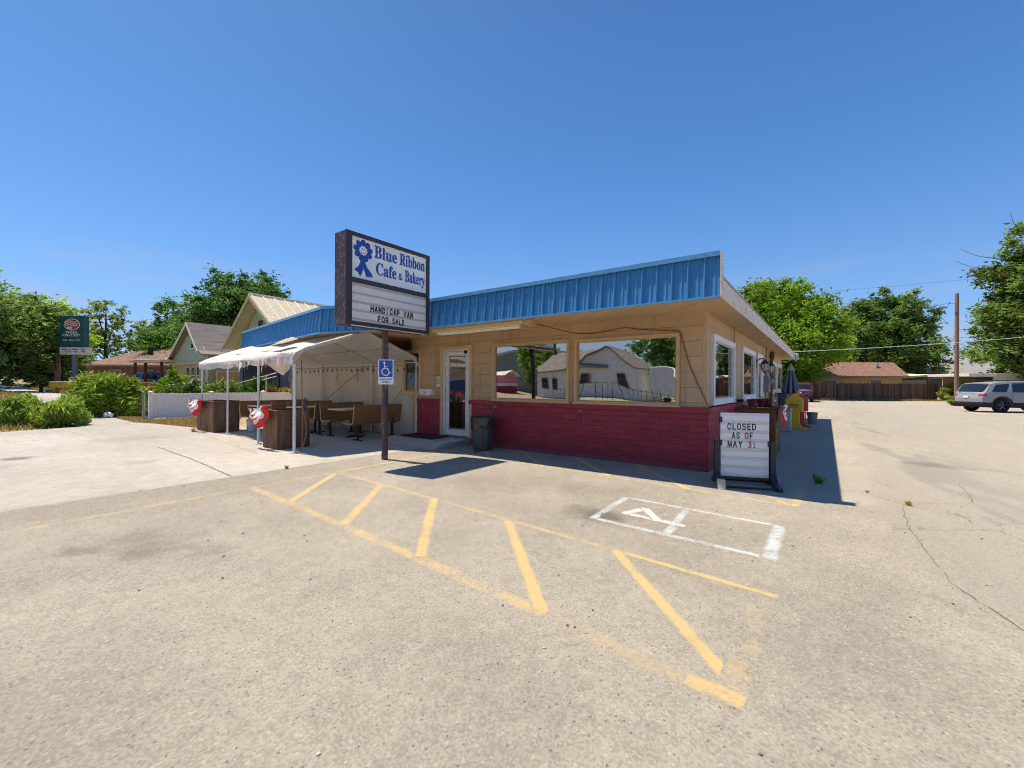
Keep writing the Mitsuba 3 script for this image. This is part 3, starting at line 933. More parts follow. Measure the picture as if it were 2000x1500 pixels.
for word, a, b, z0, z1 in (('Blue', -2.695, -2.18, 3.735, 3.965), ('Ribbon', -2.115, -1.47, 3.735, 3.965), ('Cafe', -2.655, -2.19, 3.43, 3.66), ('Bakery', -1.985, -1.47, 3.375, 3.66)):
    shp = fit(tp(word), a, b, z0, z1)
    put('lettering', on_sign(affinity.translate(shp, .008, -.010), 0, .0012), 'vc_matte', nm, color=(.50, .60, .72))
    put('lettering', on_sign(shp, .0005, .003), 'vc_satin', nm, color=BLUE)
put('lettering', on_sign(fit(text_poly('&', .1, stroke=2), -2.14, -2.045, 3.44, 3.57)), 'vc_satin', nm, color=BLUE)
# rosette emblem: petals round a face, two ribbon tails
cx_, cz_ = -2.925, 3.80
pet = []
for k in range(9):
    a = k * 2 * math.pi / 9 + .2
    e = affinity.scale(Point(0, 0).buffer(1, 12), .062, .052)
    e = affinity.rotate(e, math.degrees(a), origin=(0, 0))
    pet.append(affinity.translate(e, cx_ + .138 * math.cos(a), cz_ + .138 * math.sin(a)))
put('emblem', on_sign(unary_union(pet), 0, .003), 'vc_satin', nm, color=BLUE, label='blue ribbon rosette emblem with a smiling face')
em = nm + '__emblem_tail'
tails = [Polygon([(-2.955, 3.645), (-2.90, 3.645), (-2.915, 3.50), (-2.985, 3.335), (-3.03, 3.40), (-3.10, 3.43), (-3.02, 3.50)]), Polygon([(-2.895, 3.62), (-2.86, 3.52), (-2.755, 3.42), (-2.73, 3.36), (-2.86, 3.355), (-2.905, 3.47)])]
put('emblem_tail', on_sign(unary_union(tails).buffer(.006)), 'vc_satin', nm, color=BLUE)
smile = LineString([(cx_ + .05 * math.cos(t), cz_ + .05 * math.sin(t) - .005) for t in np.linspace(math.pi * 1.15, math.pi * 1.9, 12)]).buffer(.005)
put('emblem_face', on_sign(unary_union([smile, Point(cx_ - .022, cz_ + .03).buffer(.011), Point(cx_ + .028, cz_ + .026).buffer(.011)])), 'vc_matte', nm, color=(.03, .025, .03))
lb = put('letter_board', bx(-5.27, -5.242, -3.18, -1.42, 2.51, 3.204), 'vc_satin', S, color=(.74, .69, .62), label='cream changeable letter board')
for k in range(5):
    z = 3.195 - .1525 * k
    put('letter_rail', bx(-5.2415, -5.2365, -3.164, -1.436, z - .1515, z - .045, .002), 'vc_satin', lb, color=(.79, .75, .69))
    put('letter_rail_lip', bx(-5.2415, -5.2365, -3.164, -1.436, z - .043, z - .004, .001), 'vc_satin', lb, color=(.55, .48, .38))
for word, a, b, z0 in (('HANDICAP', -2.775, -2.10, 2.727), ('VAN', -2.02, -1.77, 2.727), ('FOR', -2.625, -2.36, 2.557), ('SALE', -2.29, -1.985, 2.557)):
    put('lettering', on_sign(spaced(word, a, b, z0, z0 + .118, 4), .002, .003), 'vc_satin', lb, color=(.02, .018, .02))

SIGN_AT = T().translate([.113, -.235, .052]).scale(.963)
for k in list(scene):
    if k.startswith(S + '__') and not k.endswith('__pole'):
        scene[k]['to_world'] = SIGN_AT

# handicapped parking sign on that pole
H = thing('parking_sign', 'small blue and white handicapped parking sign on the sign pole', 'sign')
ang = math.atan2(.64, .77)


def hc(m):
    # local x along the sign, y towards its front, z up -> world
    ex, n = np.array([.77, .64, 0]), np.array([.64, -.77, 0])
    ex, n = ex / np.linalg.norm(ex), n / np.linalg.norm(n)
    v = np.array(m.vertices)
    o = np.array([-5.095, -2.46, 0]) + n * .066 + ex * .03
    return trimesh.Trimesh(o + v[:, :1] * ex + v[:, 2:3] * n + np.c_[np.zeros((len(v), 2)), v[:, 1]], m.faces, process=False)


rr = lambda x0, y0, x1, y1, r: sbox(x0 + r, y0 + r, x1 - r, y1 - r).buffer(r)
put('plate', hc(ext_z(rr(-.14, 1.40, .14, 1.86, .015), 0, .003)), 'vc_satin', H, color=(.80, .80, .80))
put('blue_field', hc(ext_z(rr(-.123, 1.535, .123, 1.845, .012), .0031, .0042)), 'vc_satin', H, color=(.015, .085, .42))
wc = [Point(-.03, 1.80).buffer(.017), LineString([(-.028, 1.785), (-.018, 1.695), (.035, 1.69), (.062, 1.61), (.085, 1.62)]).buffer(.0085), LineString([(-.02, 1.735), (.03, 1.73)]).buffer(.007),
      LineString([(-.035 + .0, 1.70)] + [(-.005 + .068 * math.cos(t), 1.635 + .068 * math.sin(t)) for t in np.linspace(2.1, 5.9, 26)]).buffer(.0085)]
put('wheelchair_symbol', hc(ext_z(unary_union(wc), .0043, .0055)), 'vc_satin', H, color=(.80, .80, .80))
for word, z in (('HANDICAPPED', 1.475), ('PARKING', 1.425)):
    w = .115 if word[0] == 'H' else .075
    put('lettering', hc(ext_z(fit(text_poly(word, .03, stroke=3), -w, w, z, z + .034), .0031, .0045)), 'vc_satin', H, color=(.02, .06, .28))
for z in (1.845, 1.41):
    put('bolt', hc(moved(cyl(0, 0, .003, .008, .008, 8), (0, z, 0))), 'vc_metal', H, color=(.4, .4, .4))

# ---------------------------------------------------------------- letter board stand by the corner
A = thing('sidewalk_sign', 'white message board reading closed on a black curved stand at the brick corner', 'sign')
AM = P((.55, -.64, 0), math.radians(20))
BLK = (.018, .022, .028)


def aput(name, m, bs, color, **k):
    key = put(name, m, bs, k.pop('parent', A), color=color, **k)
    scene[key]['to_world'] = AM
    return key


fb = aput('board', bx(-.255, .365, -.015, .02, .115, 1.02, .004), 'vc_satin', (.70, .69, .68))
for k in range(7):
    z = .985 - .126 * k
    aput('letter_rail', bx(-.25, .36, -.0205, -.0152, z - .078, z - .002, .002), 'vc_satin', (.78, .78, .80), parent=fb)
    aput('letter_rail_lip', bx(-.25, .36, -.0195, -.0152, z - .124, z - .082, .001), 'vc_satin', (.66, .62, .54), parent=fb)
for word, x0, x1, z, c in (('CLOSED', -.175, .205, .783, (.03, .035, .04)), ('AS', -.115, .0, .657, (.03, .035, .04)), ('OF', .05, .17, .657, (.03, .035, .04)), ('MAY', -.17, .035, .531, (.03, .035, .04)), ('31', .095, .205, .531, (.42, .03, .05))):
    aput('lettering', ext_y(spaced(word, x0, x1, z - .004, z + .090, 3), -.0235, -.0206), 'vc_satin', c, parent=fb)
for sx, nm in ((-.30, 'side_leg'), (.41, 'side_leg')):
    pf = Polygon([(-.04, .62), (.04, .62), (.045, .35), (.07, .18), (.14, .06), (.27, .05), (.27, .0), (.12, .0), (.0, .045), (-.12, .0), (-.36, .0), (-.36, .05), (-.16, .07), (-.075, .18), (-.045, .35)])
    aput(nm, ext_x(pf, sx - .03, sx + .03), 'vc_satin', BLK)
    for z in (.60, .93):
        if z < .9 or sx < 0:
            aput('bracket', bx(sx + (.031 if sx < 0 else -.066), sx + (.066 if sx < 0 else -.031), -.03, .03, z - .05, z + .03, .004), 'vc_satin', BLK)
aput('bottom_rail', bx(-.268, .378, -.028, .028, .075, .1145, .004), 'vc_satin', BLK)
aput('foot_bar', tube([(-.27, -.31, .025), (.38, -.31, .025)], .016, 8), 'vc_satin', BLK, smooth=True)
aput('foot_bar', tube([(-.27, .2, .025), (.38, .2, .025)], .016, 8), 'vc_satin', BLK, smooth=True)
aput('wood_block', ext_x(Polygon([(-.42, 0), (-.27, 0), (-.27, .05), (-.30, .125), (-.38, .125)]), -.345, -.255), 'vc_matte', (.50, .44, .38), label='scuffed whitish wood block on the left foot')

# ---------------------------------------------------------------- black bin
t = thing('trash_can', 'black ribbed trash can with a bag over its rim against the brick wall', 'trash can')
ang_ = np.linspace(0, 2 * np.pi, 97)[:-1]


def can_mesh(x, y, prof, rib, n=96):
    a = np.arange(n) * 2 * np.pi / n
    prof = np.array(prof)
    r = prof[:, :1] * (1 + rib * (np.sign(np.sin(a * 12)) * np.abs(np.sin(a * 12)) ** .5)[None] * prof[:, 2:3])
    v = np.stack([x + r * np.cos(a), y + r * np.sin(a), np.broadcast_to(prof[:, 1:2], r.shape)], -1).reshape(-1, 3)
    f = []
    for i in range(len(prof) - 1):
        for j in range(n):
            q_ = (i * n + j, i * n + (j + 1) % n, (i + 1) * n + (j + 1) % n, (i + 1) * n + j)
            f += [(q_[0], q_[1], q_[2]), (q_[0], q_[2], q_[3])]
    return trimesh.Trimesh(v, np.array(f), process=False)


put('body', can_mesh(-4.43, -.42, [(0, .01, 0), (.20, .01, 0), (.205, .03, 1), (.235, .48, 1), (.24, .50, 0), (.255, .66, 0), (.265, .68, 0), (.265, .70, 0), (.25, .70, 0), (.19, .05, 0)], .02), 'vc_satin', t, color=(.055, .052, .054))


def bag(u, v):
    a = u * 2 * np.pi
    w = meshkit.fbm(np.stack([np.cos(a) * 3, np.sin(a) * 3, v * 5], -1), 3, 5) - .5
    prof_r = np.interp(v, [0, .3, .38, .45, 1], [.22, .262, .276, .272, .262])
    prof_z = np.interp(v, [0, .3, .38, .45, 1], [.50, .705, .712, .69, .46])
    return (-4.43 + (prof_r + .022 * w * (v > .2)) * np.cos(a), -.42 + (prof_r + .022 * w * (v > .2)) * np.sin(a), prof_z + .10 * w * (v > .9) + .015 * w)


m, _ = sheet(bag, 61, 16)
put('bag', m, 'vc_gloss', t, smooth=True, color=(.032, .031, .034))
for s in (-1, 1):
    put('handle', tube([(-4.43 + s * .24, -.46, .56), (-4.43 + s * .285, -.46, .54), (-4.43 + s * .285, -.38, .54), (-4.43 + s * .24, -.38, .56)], .012, 6), 'vc_satin', t, color=(.03, .03, .03))
# ---------------------------------------------------------------- canopy tent
TX = [-7.12, -9.07, -11.74, -13.64]
YF, YB, YR, ZE, ZR = -3.05, .06, -1.5, 1.98, 2.62
SKEW = True
C = thing('canopy_tent', 'white canopy tent on metal poles over the patio tables beside the cafe', 'tent')
STL = (.62, .62, .60)
for k, X in enumerate(TX):
    put('front_leg', tube([(X, YF, .02), (X, YF, ZE)], .03, 10), 'vc_satin', C, smooth=True, color=(.66, .66, .65))
    put('foot_plate', bx(X - .07, X + .07, YF - .07, YF + .07, .004, .022, .004), 'vc_satin', C, color=(.45, .44, .42))
    put('rear_leg', tube([(X, YB, .02), (X, YB, ZE)], .03, 10), 'vc_satin', C, smooth=True, color=(.66, .62, .55))
    put('rafter', tube([(X, YF, ZE), (X, YF + .22, ZE + .14), (X, YR, ZR - .03), (X, YB - .2, ZE + .14), (X, YB, ZE)], .024, 8), 'vc_satin', C, smooth=True, color=STL)
for yy, zz in ((YF, ZE), (YB, ZE), (YR, ZR - .03)):
    put('purlin', tube([(TX[-1], yy, zz), (TX[0], yy, zz)], .022, 8), 'vc_satin', C, smooth=True, color=STL)
for yy, zz in ((YF + .8, ZE + .30), (YB - .8, ZE + .30)):
    put('purlin', tube([(TX[-1], yy, zz), (TX[0], yy, zz)], .014, 6), 'vc_satin', C, smooth=True, color=(.35, .32, .28))
put('brace', tube([(TX[2] + .02, YB - .02, .75), (TX[1] - .35, YB - .02, ZE - .08)], .009, 6), 'vc_satin', C, smooth=True, color=(.22, .2, .18))
put('brace', tube([(TX[0] - .05, YB - .03, 1.75), (TX[0] - 1.25, YB - .03, .6)], .009, 6), 'vc_satin', C, smooth=True, color=(.3, .27, .23))


def roof_cloth(u, v):
    x = TX[-1] - .12 + (TX[0] - TX[-1] + .22) * u
    # v: 0 = front hem, 1 = back hem, over the ridge
    s = np.array([0, .075, .16, .5, .84, .925, 1])
    yy = np.interp(v, s, [YF - .05, YF - .06, YF + .14, YR, YB - .14, YB + .06, YB + .05])
    zz = np.interp(v, s, [ZE - .13, ZE + .035, ZE + .155, ZR + .01, ZE + .155, ZE + .035, ZE - .13])
    sag = np.zeros_like(x)
    for a, b in zip(TX[:-1], TX[1:]):
        w = np.clip((x - b) / (a - b), 0, 1)
        sag += np.sin(np.pi * w) ** 2 * ((x <= a) & (x >= b))
    mid = np.sin(np.pi * np.clip((v - .1) / .4, 0, 1)) * (v < .5) + np.sin(np.pi * np.clip((v - .5) / .4, 0, 1)) * (v >= .5)
    wr = meshkit.fbm(np.stack([x * 2.1, yy * 2.6, zz * 2], -1), 4, 8) - .5
    hem = (v < .07) | (v > .93)
    zz = zz - .085 * sag * np.abs(mid) + .05 * wr - .05 * hem * np.abs(np.sin(x * 2.3)) - .05 * hem * wr
    yy = yy + .05 * wr * hem
    return x, yy, zz


m, _ = sheet(roof_cloth, 110, 60)
put('roof_cover', thick(m, .003), 'canvas', C, smooth=60)


def wall_cloth(u, v):
    x = TX[-1] - .02 + (TX[0] - TX[-1] + .02) * u
    f = np.abs(np.sin((x + 7.1) * 2.2)) + .4 * np.sin(x * 5.1 + 1)
    wr = meshkit.fbm(np.stack([x * 3.0, v * 1.3 + 2, x * 0], -1), 4, 2) - .5
    y = YB + .045 + (.06 * wr + .02 * f) * (1.1 - v * .7) + .05 * np.sin(np.pi * v)
    return x, y, .05 + (ZE - .07) * v - .03 * f * (v < .05)


m, _ = sheet(wall_cloth, 120, 30)
put('rear_wall_cloth', thick(m, .003), 'wall_canvas', C, smooth=60, label='dirty beige rear wall cloth')


def gable_trim(u, v):
    # rolled cloth hem along the near gable edge
    s = u
    yy = np.interp(s, [0, .12, .5, .88, 1], [YF - .03, YF + .15, YR, YB - .15, YB + .03])
    zz = np.interp(s, [0, .12, .5, .88, 1], [ZE - .12, ZE + .13, ZR - .01, ZE + .13, ZE - .12])
    a = v * 2 * np.pi
    wr = .03 * (meshkit.fbm(np.stack([u * 30, v * 3, u * 0], -1), 3, 4) - .5)
    r = .045 + wr
    return TX[0] + .06 + r * np.cos(a), yy + 0 * a, zz + r * np.sin(a)


m, _ = sheet(gable_trim, 60, 11)
put('gable_hem', m, 'canvas', C, smooth=True)


def corner_drop(u, v):
    x = TX[0] + .09 - .55 * u
    wr = meshkit.fbm(np.stack([x * 6, v * 4, x * 0], -1), 3, 9) - .5
    return x, YF - .075 + .05 * wr, ZE + .05 - (.27 - .18 * u) * v + .02 * wr


m, _ = sheet(corner_drop, 14, 10)
put('corner_drape', thick(m, .003), 'canvas', C, smooth=True)


def sag_flap(u, v):
    x = -9.05 + 1.75 * u
    drop = .36 * (1 - np.abs(2 * u - 1) ** 1.3) + .03
    wr = meshkit.fbm(np.stack([x * 4, v * 3, x * 0], -1), 3, 19) - .5
    return x, YF + .03 + .22 * v * np.sin(np.pi * u) + .05 * wr, ZE + .0 - drop * v


m, _ = sheet(sag_flap, 24, 12)
put('sagging_flap', thick(m, .003), 'wall_canvas', C, smooth=True, label='loose cloth sagging below the front eave')


def lifted_flap(u, v):
    a, b, c, d_ = np.array([-8.85, -2.88, 2.25]), np.array([-8.0, -2.86, 2.26]), np.array([-8.1, -2.5, 2.39]), np.array([-8.7, -2.42, 2.49])
    p = (a * ((1 - u) * (1 - v))[..., None] + b * (u * (1 - v))[..., None] + c * (u * v)[..., None] + d_ * ((1 - u) * v)[..., None])
    return p[..., 0], p[..., 1], p[..., 2] + .03 + .05 * np.sin(np.pi * u) * np.sin(np.pi * v)


m, _ = sheet(lifted_flap, 12, 10)
put('folded_flap', thick(m, .004), 'vc_matte', C, smooth=True, color=(.40, .31, .25), label='tan flap folded back on the roof cover')
put('strap', tube(smooth_path([(TX[0] + .03, YF + .12, ZE - .1), (TX[0] + .04, YF + .13, 1.2), (TX[0] + .02, YF + .16, .9), (TX[0] + .09, YF + .2, .5), (TX[0] + .04, YF + .1, .02)], 40), .012, 6), 'vc_matte', C, smooth=True, color=(.30, .15, .09), label='brown strap tied round the near front leg')
put('strap', tube(smooth_path([(TX[0] + .04, YF + .14, .85), (TX[0] - .06, YF + .2, .45), (TX[0] - .03, YF + .15, .03)], 24), .012, 6), 'vc_matte', C, smooth=True, color=(.30, .15, .09))
put('brace_rod', tube([(-7.55, -.35, .62), (-7.2, -.6, .02)], .012, 6), 'vc_satin', C, color=(.03, .03, .035))

# lights and pennants hung on the tent
t = thing('string_lights', 'black string of small hanging bulbs along the rear inside eave of the tent', 'string lights')
xs = np.linspace(TX[0] - .15, TX[-1] + .2, 24)
put('wire', tube(np.array([(x + .5 * dx, YB - .06, ZE - .05 - (.03 if k % 2 else 0)) for k, x in enumerate(xs) for dx in (0, -.13)]), .005, 5), 'vc_matte', t, color=(.02, .02, .02))
for k, x in enumerate(xs):
    dl = .04 + .08 * rng.random()
    mb = MB()
    mb.add(tube([(x, YB - .06, ZE - .055), (x, YB - .06, ZE - .055 - dl)], .004, 4), (.02, .02, .02)).add(lathe([(0, 0), (.018, .0), (.022, -.05), (.0, -.09)][::-1], 8, (x, YB - .06, ZE - .055 - dl)), (.03, .028, .025))
    put('bulb', mb, 'vc_satin', t, color=True)
t = thing('hanging_tags', 'two black ribbons dangling from the rear eave inside the tent', 'ribbon')
for x in (-9.62, -10.7):
    put('ribbon', bx(x - .012, x + .012, YB - .09, YB - .086, 1.50, 1.74), 'vc_matte', t, color=(.03, .03, .03))
t = thing('pennant_bunting', 'string of red, white and blue triangular pennants along the front tent eave', 'bunting')
px = np.array([-10.9, -10.2, -9.85, -9.5, -8.75, -8.45, -8.1, -7.6])
put('cord', tube([(x, YF - .075, ZE - .03 - .05 * math.sin(k * .8) ** 2) for k, x in enumerate(np.linspace(-11.6, -7.2, 30))], .006, 5), 'vc_matte', t, color=(.5, .45, .4))
cols = [(.60, .20, .24), (.70, .66, .62), (.16, .20, .32), (.66, .30, .34)]
for k, x in enumerate(px):
    def pen(u, v, x=x, k=k):
        w = (.07 + .03 * (k % 3)) * (1 - v)
        tw = .5 * math.sin(k * 2.1)
        return x + (u - .5) * 2 * w * math.cos(tw) + .05 * v * math.sin(k * 3), YF - .082 - .07 * v * abs(math.sin(k * 1.7)) + (u - .5) * w * math.sin(tw), ZE - .04 - (.2 + .06 * (k % 3)) * v + .02 * np.sin(u * 5 + k)
    m, uv_ = sheet(pen, 7, 9)
    c = np.array(cols[k % 4])
    col = np.where(((uv_[:, 0] * 3.49).astype(int) % 2 == 1)[:, None], np.array([.72, .66, .64]), c) if k % 4 in (0, 3) else np.tile(c, (len(uv_), 1))
    tm = thick(m, .002)
    put('pennant', tm, 'vc_matte', t, smooth=True, color=np.vstack([col, col]))
SKEW = False
t = thing('blue_cloth', 'crumpled blue patterned cloth hanging at the back corner of the tent', 'cloth')
def bcl(u, v):
    wr = meshkit.fbm(np.stack([u * 5, v * 2, u * 0], -1), 3, 31) - .5
    x = -13.75 - .75 * u * (1 - .55 * v) - .12 * v
    return x, .32 + .28 * wr + .05 * np.sin(u * 9), 2.02 - .95 * v + .12 * wr
m, uv_ = sheet(bcl, 26, 26)
nn = meshkit.fbm(np.c_[uv_ * [9, 14], np.zeros(len(uv_))], 3, 6)[:, None]
col = np.array([.06, .11, .22]) * (1 - nn) + np.array([.26, .33, .42]) * nn
put('cloth', thick(m, .003), 'vc_matte', t, smooth=True, color=np.vstack([col, col]))

# ---------------------------------------------------------------- booth benches and tables under the tent
def bench_profile():
    pts = [(.44, .425), (.43, .445), (.10, .425), (.055, .44), (.035, .475), (-.02, .86), (-.02, .885), (-.045, .885), (-.045, .86), (.008, .47), (.035, .415), (.09, .40), (.42, .418)]
    return Polygon(pts).buffer(.008).buffer(-.008)


def bench(xb, y0, y1, face, label, first=None):
    t = thing('booth_bench', label, 'bench', 'wood laminate booth benches under the tent')
    pr_ = affinity.scale(bench_profile(), face, 1, origin=(0, 0))
    pr_ = affinity.translate(pr_, xb, 0)
    put('shell', ext_y(pr_, y0, y1), 'wood_laminate', t)
    edge = affinity.scale(bench_profile(), face, 1, origin=(0, 0))
    edge = affinity.translate(edge, xb, 0).buffer(.004)
    put('edge_trim', ext_y(edge, y0 - .012, y0 - .001), 'vc_satin', t, color=(.44, .30, .17))
    for yy in (y0 + .2, y1 - .2):
        mb = MB()
        mb.add(bx(xb + face * .10, xb + face * .15, yy - .025, yy + .025, .0, .40)).add(bx(xb + face * .0, xb + face * .38, yy - .02, yy + .02, .38, .402)).add(bx(xb - face * .05, xb + face * .32, yy - .02, yy + .02, .0, .025))
        put('leg', mb, 'vc_satin', t, color=(.022, .02, .02))
    return t


bench(-7.68, -1.42, .0, -1, 'booth bench with its brown back towards the door, nearest the cafe door')
bench(-9.34, -1.32, .0, 1, 'booth bench facing the nearest table, wood grain seat side lit')
bench(-9.52, -1.38, .0, -1, 'booth bench back to back behind the lit one, facing the second table')
bench(-11.0, -1.36, .0, 1, 'booth bench across the second table, turned towards the cafe')
bench(-11.1, -1.80, -.55, -1, 'small dark booth bench showing its end behind the nearer planter')
bench(-12.45, -2.05, .0, 1, 'long booth bench at the far end of the tent by the white fence')


def table(xc, y0, y1, label):
    t = thing('patio_table', label, 'table', 'pedestal tables between the booth benches')
    put('top', ext_z(rr(xc - .36, y0, xc + .36, y1, .06), .735, .765), 'vc_satin', t, color=(.60, .56, .49))
    ym = (y0 + y1) / 2
    put('post', cyl(xc, ym, .03, .7345, .035, 12), 'vc_satin', t, color=(.025, .022, .022), smooth=30)
    put('base', MB().add(bx(xc - .28, xc + .28, ym - .03, ym + .03, .002, .035, .008)).add(bx(xc - .03, xc + .03, ym - .28, ym + .28, .003, .036, .008)), 'vc_satin', t, color=(.025, .022, .022))


table(-8.52, -1.42, -.2, 'pale pedestal table between the two nearest booth benches')
table(-10.28, -1.62, -.3, 'pale pedestal table in the middle of the tent')
table(-11.82, -2.0, -.5, 'pale pedestal table at the far end of the tent')

# ---------------------------------------------------------------- planters and fan flags
def planter(label, x0, x1, y0, y1, h, wood, vertical=True, n=7):
    t = thing('wooden_planter', label, 'planter')
    put('lining', bx(x0 + .03, x1 - .03, y0 + .03, y1 - .03, .02, h - .04), 'vc_matte', t, color=(.03, .022, .018))
    if vertical:
        for (a0, a1, fx) in ((x0, x1, 'y'), (y0, y1, 'x')):
            k = max(3, round((a1 - a0) / .14))
            for i in range(k):
                p, q_ = a0 + (a1 - a0) * i / k + .002, a0 + (a1 - a0) * (i + 1) / k - .002
                j = rng.normal(0, .002)
                if fx == 'y':
                    put('slat', bx(p, q_, y0 + j, y0 + .025, .01, h - .03, .004), wood, t)
                    put('slat', bx(p, q_, y1 - .025, y1, .01, h - .03, .004), wood, t)
                else:
                    put('slat', bx(x1 - .025, x1 - j, max(p, y0 + .026), min(q_, y1 - .026), .01, h - .03, .004), wood, t)
                    put('slat', bx(x0, x0 + .025, max(p, y0 + .026), min(q_, y1 - .026), .01, h - .03, .004), wood, t)
    else:
        k = max(3, round(h / .145))
        for i in range(k):
            p, q_ = .03 + (h - .06) * i / k + .002, .03 + (h - .06) * (i + 1) / k - .003
            put('plank', bx(x0 + .09, x1 - .09, y0 + .01, y0 + .045, p, q_, .004), wood, t)
            put('plank', bx(x1 - .045, x1 - .01, y0 + .05, y1 - .05, p, q_, .004), wood, t)
            put('plank', bx(x0 + .01, x0 + .045, y0 + .05, y1 - .05, p, q_, .004), wood, t)
        for xx in (x0, x1 - .09):
            for yy in (y0, y1 - .09):
                put('corner_post', bx(xx, xx + .09, yy, yy + .09, 0, h - .03, .006), wood, t)
    for a in ((x0 - .015, x1 + .015, y0 - .015, y0 + .06), (x0 - .015, x1 + .015, y1 - .06, y1 + .015), (x0 - .015, x0 + .06, y0 + .0605, y1 - .0605), (x1 - .06, x1 + .015, y0 + .0605, y1 - .0605)):
        put('top_rail', bx(*a, h - .028, h, .005), wood, t)
    put('soil', bx(x0 + .061, x1 - .061, y0 + .061, y1 - .061, h - .10, h - .045), 'dirt', t)
    return t


planter('dark wooden planter box at the far end of the tent, by the white fence', -13.68, -12.40, -2.76, -2.10, .90, 'brown_wood')
planter('dark wooden planter box under the near front tent leg', -8.44, -7.78, -3.16, -2.45, .84, 'brown_wood')
planter('tan cedar planter box with corner posts behind the white message board', -.03, .73, 2.50, 3.45, .97, 'cedar_wood', False)


def fan_flag(label, cx, cy, cz, R, ex, out, a0=0.0, a1=math.pi, seed=1, bulge=.34):
    t = thing('fan_flag', label, 'flag', 'red white and blue fan flags draped on the planters')
    ex, out = np.array(ex, float), np.array(out, float)

    def fn(u, v):
        a = a0 + (a1 - a0) * u
        r = R * (.08 + .92 * v)
        pleat = .022 * np.sin(u * 26) * v
        wr = .07 * (meshkit.fbm(np.stack([u * 4, v * 3, u * 0], -1), 3, seed) - .5)
        o = .03 + bulge * R * np.sin(np.pi * v * .8) + pleat + wr
        dx = r * np.cos(a)
        dz = -r * np.sin(a) * 1.05 + .05 * np.sin(np.pi * u)
        return tuple(cx * (k == 0) + cy * (k == 1) + cz * (k == 2) + dx * ex[k] + o * out[k] + (dz if k == 2 else 0) for k in range(3))
    m, uv_ = sheet(fn, 70, 30)
    r = uv_[:, 1]
    ang = uv_[:, 0]
    col = np.tile(np.array([.72, .70, .68]), (len(r), 1))
    w = .06 * np.sin(ang * 21)
    col[(r + w > .74)] = (.58, .035, .035)
    col[(r + w > .46) & (r + w < .56) & (ang > .3)] = (.55, .06, .06)
    col[(r < .24) & (ang < .6)] = (.04, .06, .16)
    put('cloth', thick(m, .002), 'vc_matte', t, smooth=True, color=np.vstack([col, col]))


fan_flag('fan flag draped over the street end of the farther dark planter', -13.3, -2.79, .93, .50, (1, 0, 0), (0, -1, 0), seed=3)
fan_flag('fan flag draped over the left end of the nearer dark planter', -8.30, -3.19, .88, .46, (1, 0, 0), (0, -1, 0), -.15, math.pi * .98, seed=4)
fan_flag('fan flag draped over the right side of the cedar planter', .75, 2.86, 1.0, .42, (0, 1, 0), (1, 0, 0), -.1, math.pi, seed=5, bulge=.22)


def bucket(x, y, h, r, label, handle=True):
    t = thing('bucket', label, 'bucket')
    put('body', lathe([(0, .004), (r * .86, .004), (r * .88, .02), (r * .97, h * .78), (r * 1.03, h * .79), (r * 1.03, h * .84), (r, h * .85), (r * 1.02, h), (r * .98, h), (r * .86, .03), (0, .03)], 24, (x, y, 0)), 'vc_satin', t, smooth=30, color=(.68, .68, .66))
    put('bail', tube([(x - r * 1.03, y, h * .8), (x - r * 1.15, y - r * .5, h * .45), (x, y - r * 1.1, h * .22), (x + r * 1.15, y - r * .5, h * .45), (x + r * 1.03, y, h * .8)], .004, 5), 'vc_metal', t, color=(.5, .5, .5))


bucket(-12.15, -1.86, .35, .145, 'white plastic bucket on the pavement beside the farther planter')
bucket(-8.95, -2.72, .42, .155, 'white plastic bucket on the pavement between two tent legs by the nearer planter')

t = thing('bottle', 'small dark glass bottle with a pale cap standing on the nearer planter', 'bottle')
put('glass', lathe([(0, .84), (.035, .84), (.037, .87), (.034, .98), (.014, 1.04), (.012, 1.10), (0, 1.10)], 14, (-7.95, -2.48, .0)), 'vc_gloss', t, smooth=30, color=(.05, .07, .09))
put('cap', lathe([(0, 1.101), (.014, 1.101), (.014, 1.125), (0, 1.125)], 10, (-7.95, -2.48, 0)), 'vc_satin', t, color=(.6, .6, .55))

# things along the side wall
for k, (x, y, lab) in enumerate(((.30, 2.62, 'dark red flower pot on the cedar planter nearest the street'), (.42, 3.0, 'dark red flower pot in the middle of the cedar planter'), (.5, 3.36, 'dark red flower pot at the far end of the cedar planter'))):
    t = thing('flower_pot', lab, 'flower pot', 'red pots on the cedar planter')
    put('pot', lathe([(0, .97), (.06, .97), (.085, 1.10), (.095, 1.10), (.095, 1.13), (.085, 1.13), (.07, 1.08), (0, 1.08)], 16, (x, y, .002)), 'vc_matte', t, smooth=30, color=(.17, .03, .028))
    put('dry_stems', MB().add(tube([(x, y, 1.07), (x + .02, y, 1.2)], .004, 4)).add(tube([(x, y, 1.07), (x - .03, y + .02, 1.18)], .004, 4)), 'vc_matte', t, color=(.2, .13, .07))
t = thing('small_flag', 'little stars and stripes flag on a stick in the cedar planter', 'flag')
put('stick', tube([(.62, 3.4, .93), (.64, 3.42, 1.28)], .005, 5), 'vc_matte', t, color=(.3, .2, .1))
m, uv_ = sheet(lambda u, v: (.64 - .02 * v + .03 * np.sin(u * 4), 3.42 + .14 * u, 1.27 - .2 * v - .06 * u), 14, 14)
col = np.where((np.floor(uv_[:, 1] * 7) % 2 == 0)[:, None], np.array([.50, .04, .05]), np.array([.72, .70, .70]))
col[(uv_[:, 0] < .45) & (uv_[:, 1] < .5)] = (.03, .05, .2)
put('cloth', thick(m, .001), 'vc_matte', t, smooth=True, color=np.vstack([col, col]))
t = thing('window_sill_bag', 'small black and grey bundle lying on the brick ledge under the second side window', 'bundle')
put('bundle', bx(-.03, .05, 3.0, 3.35, 1.048, 1.11, .02), 'vc_matte', t, color=(.03, .03, .035))
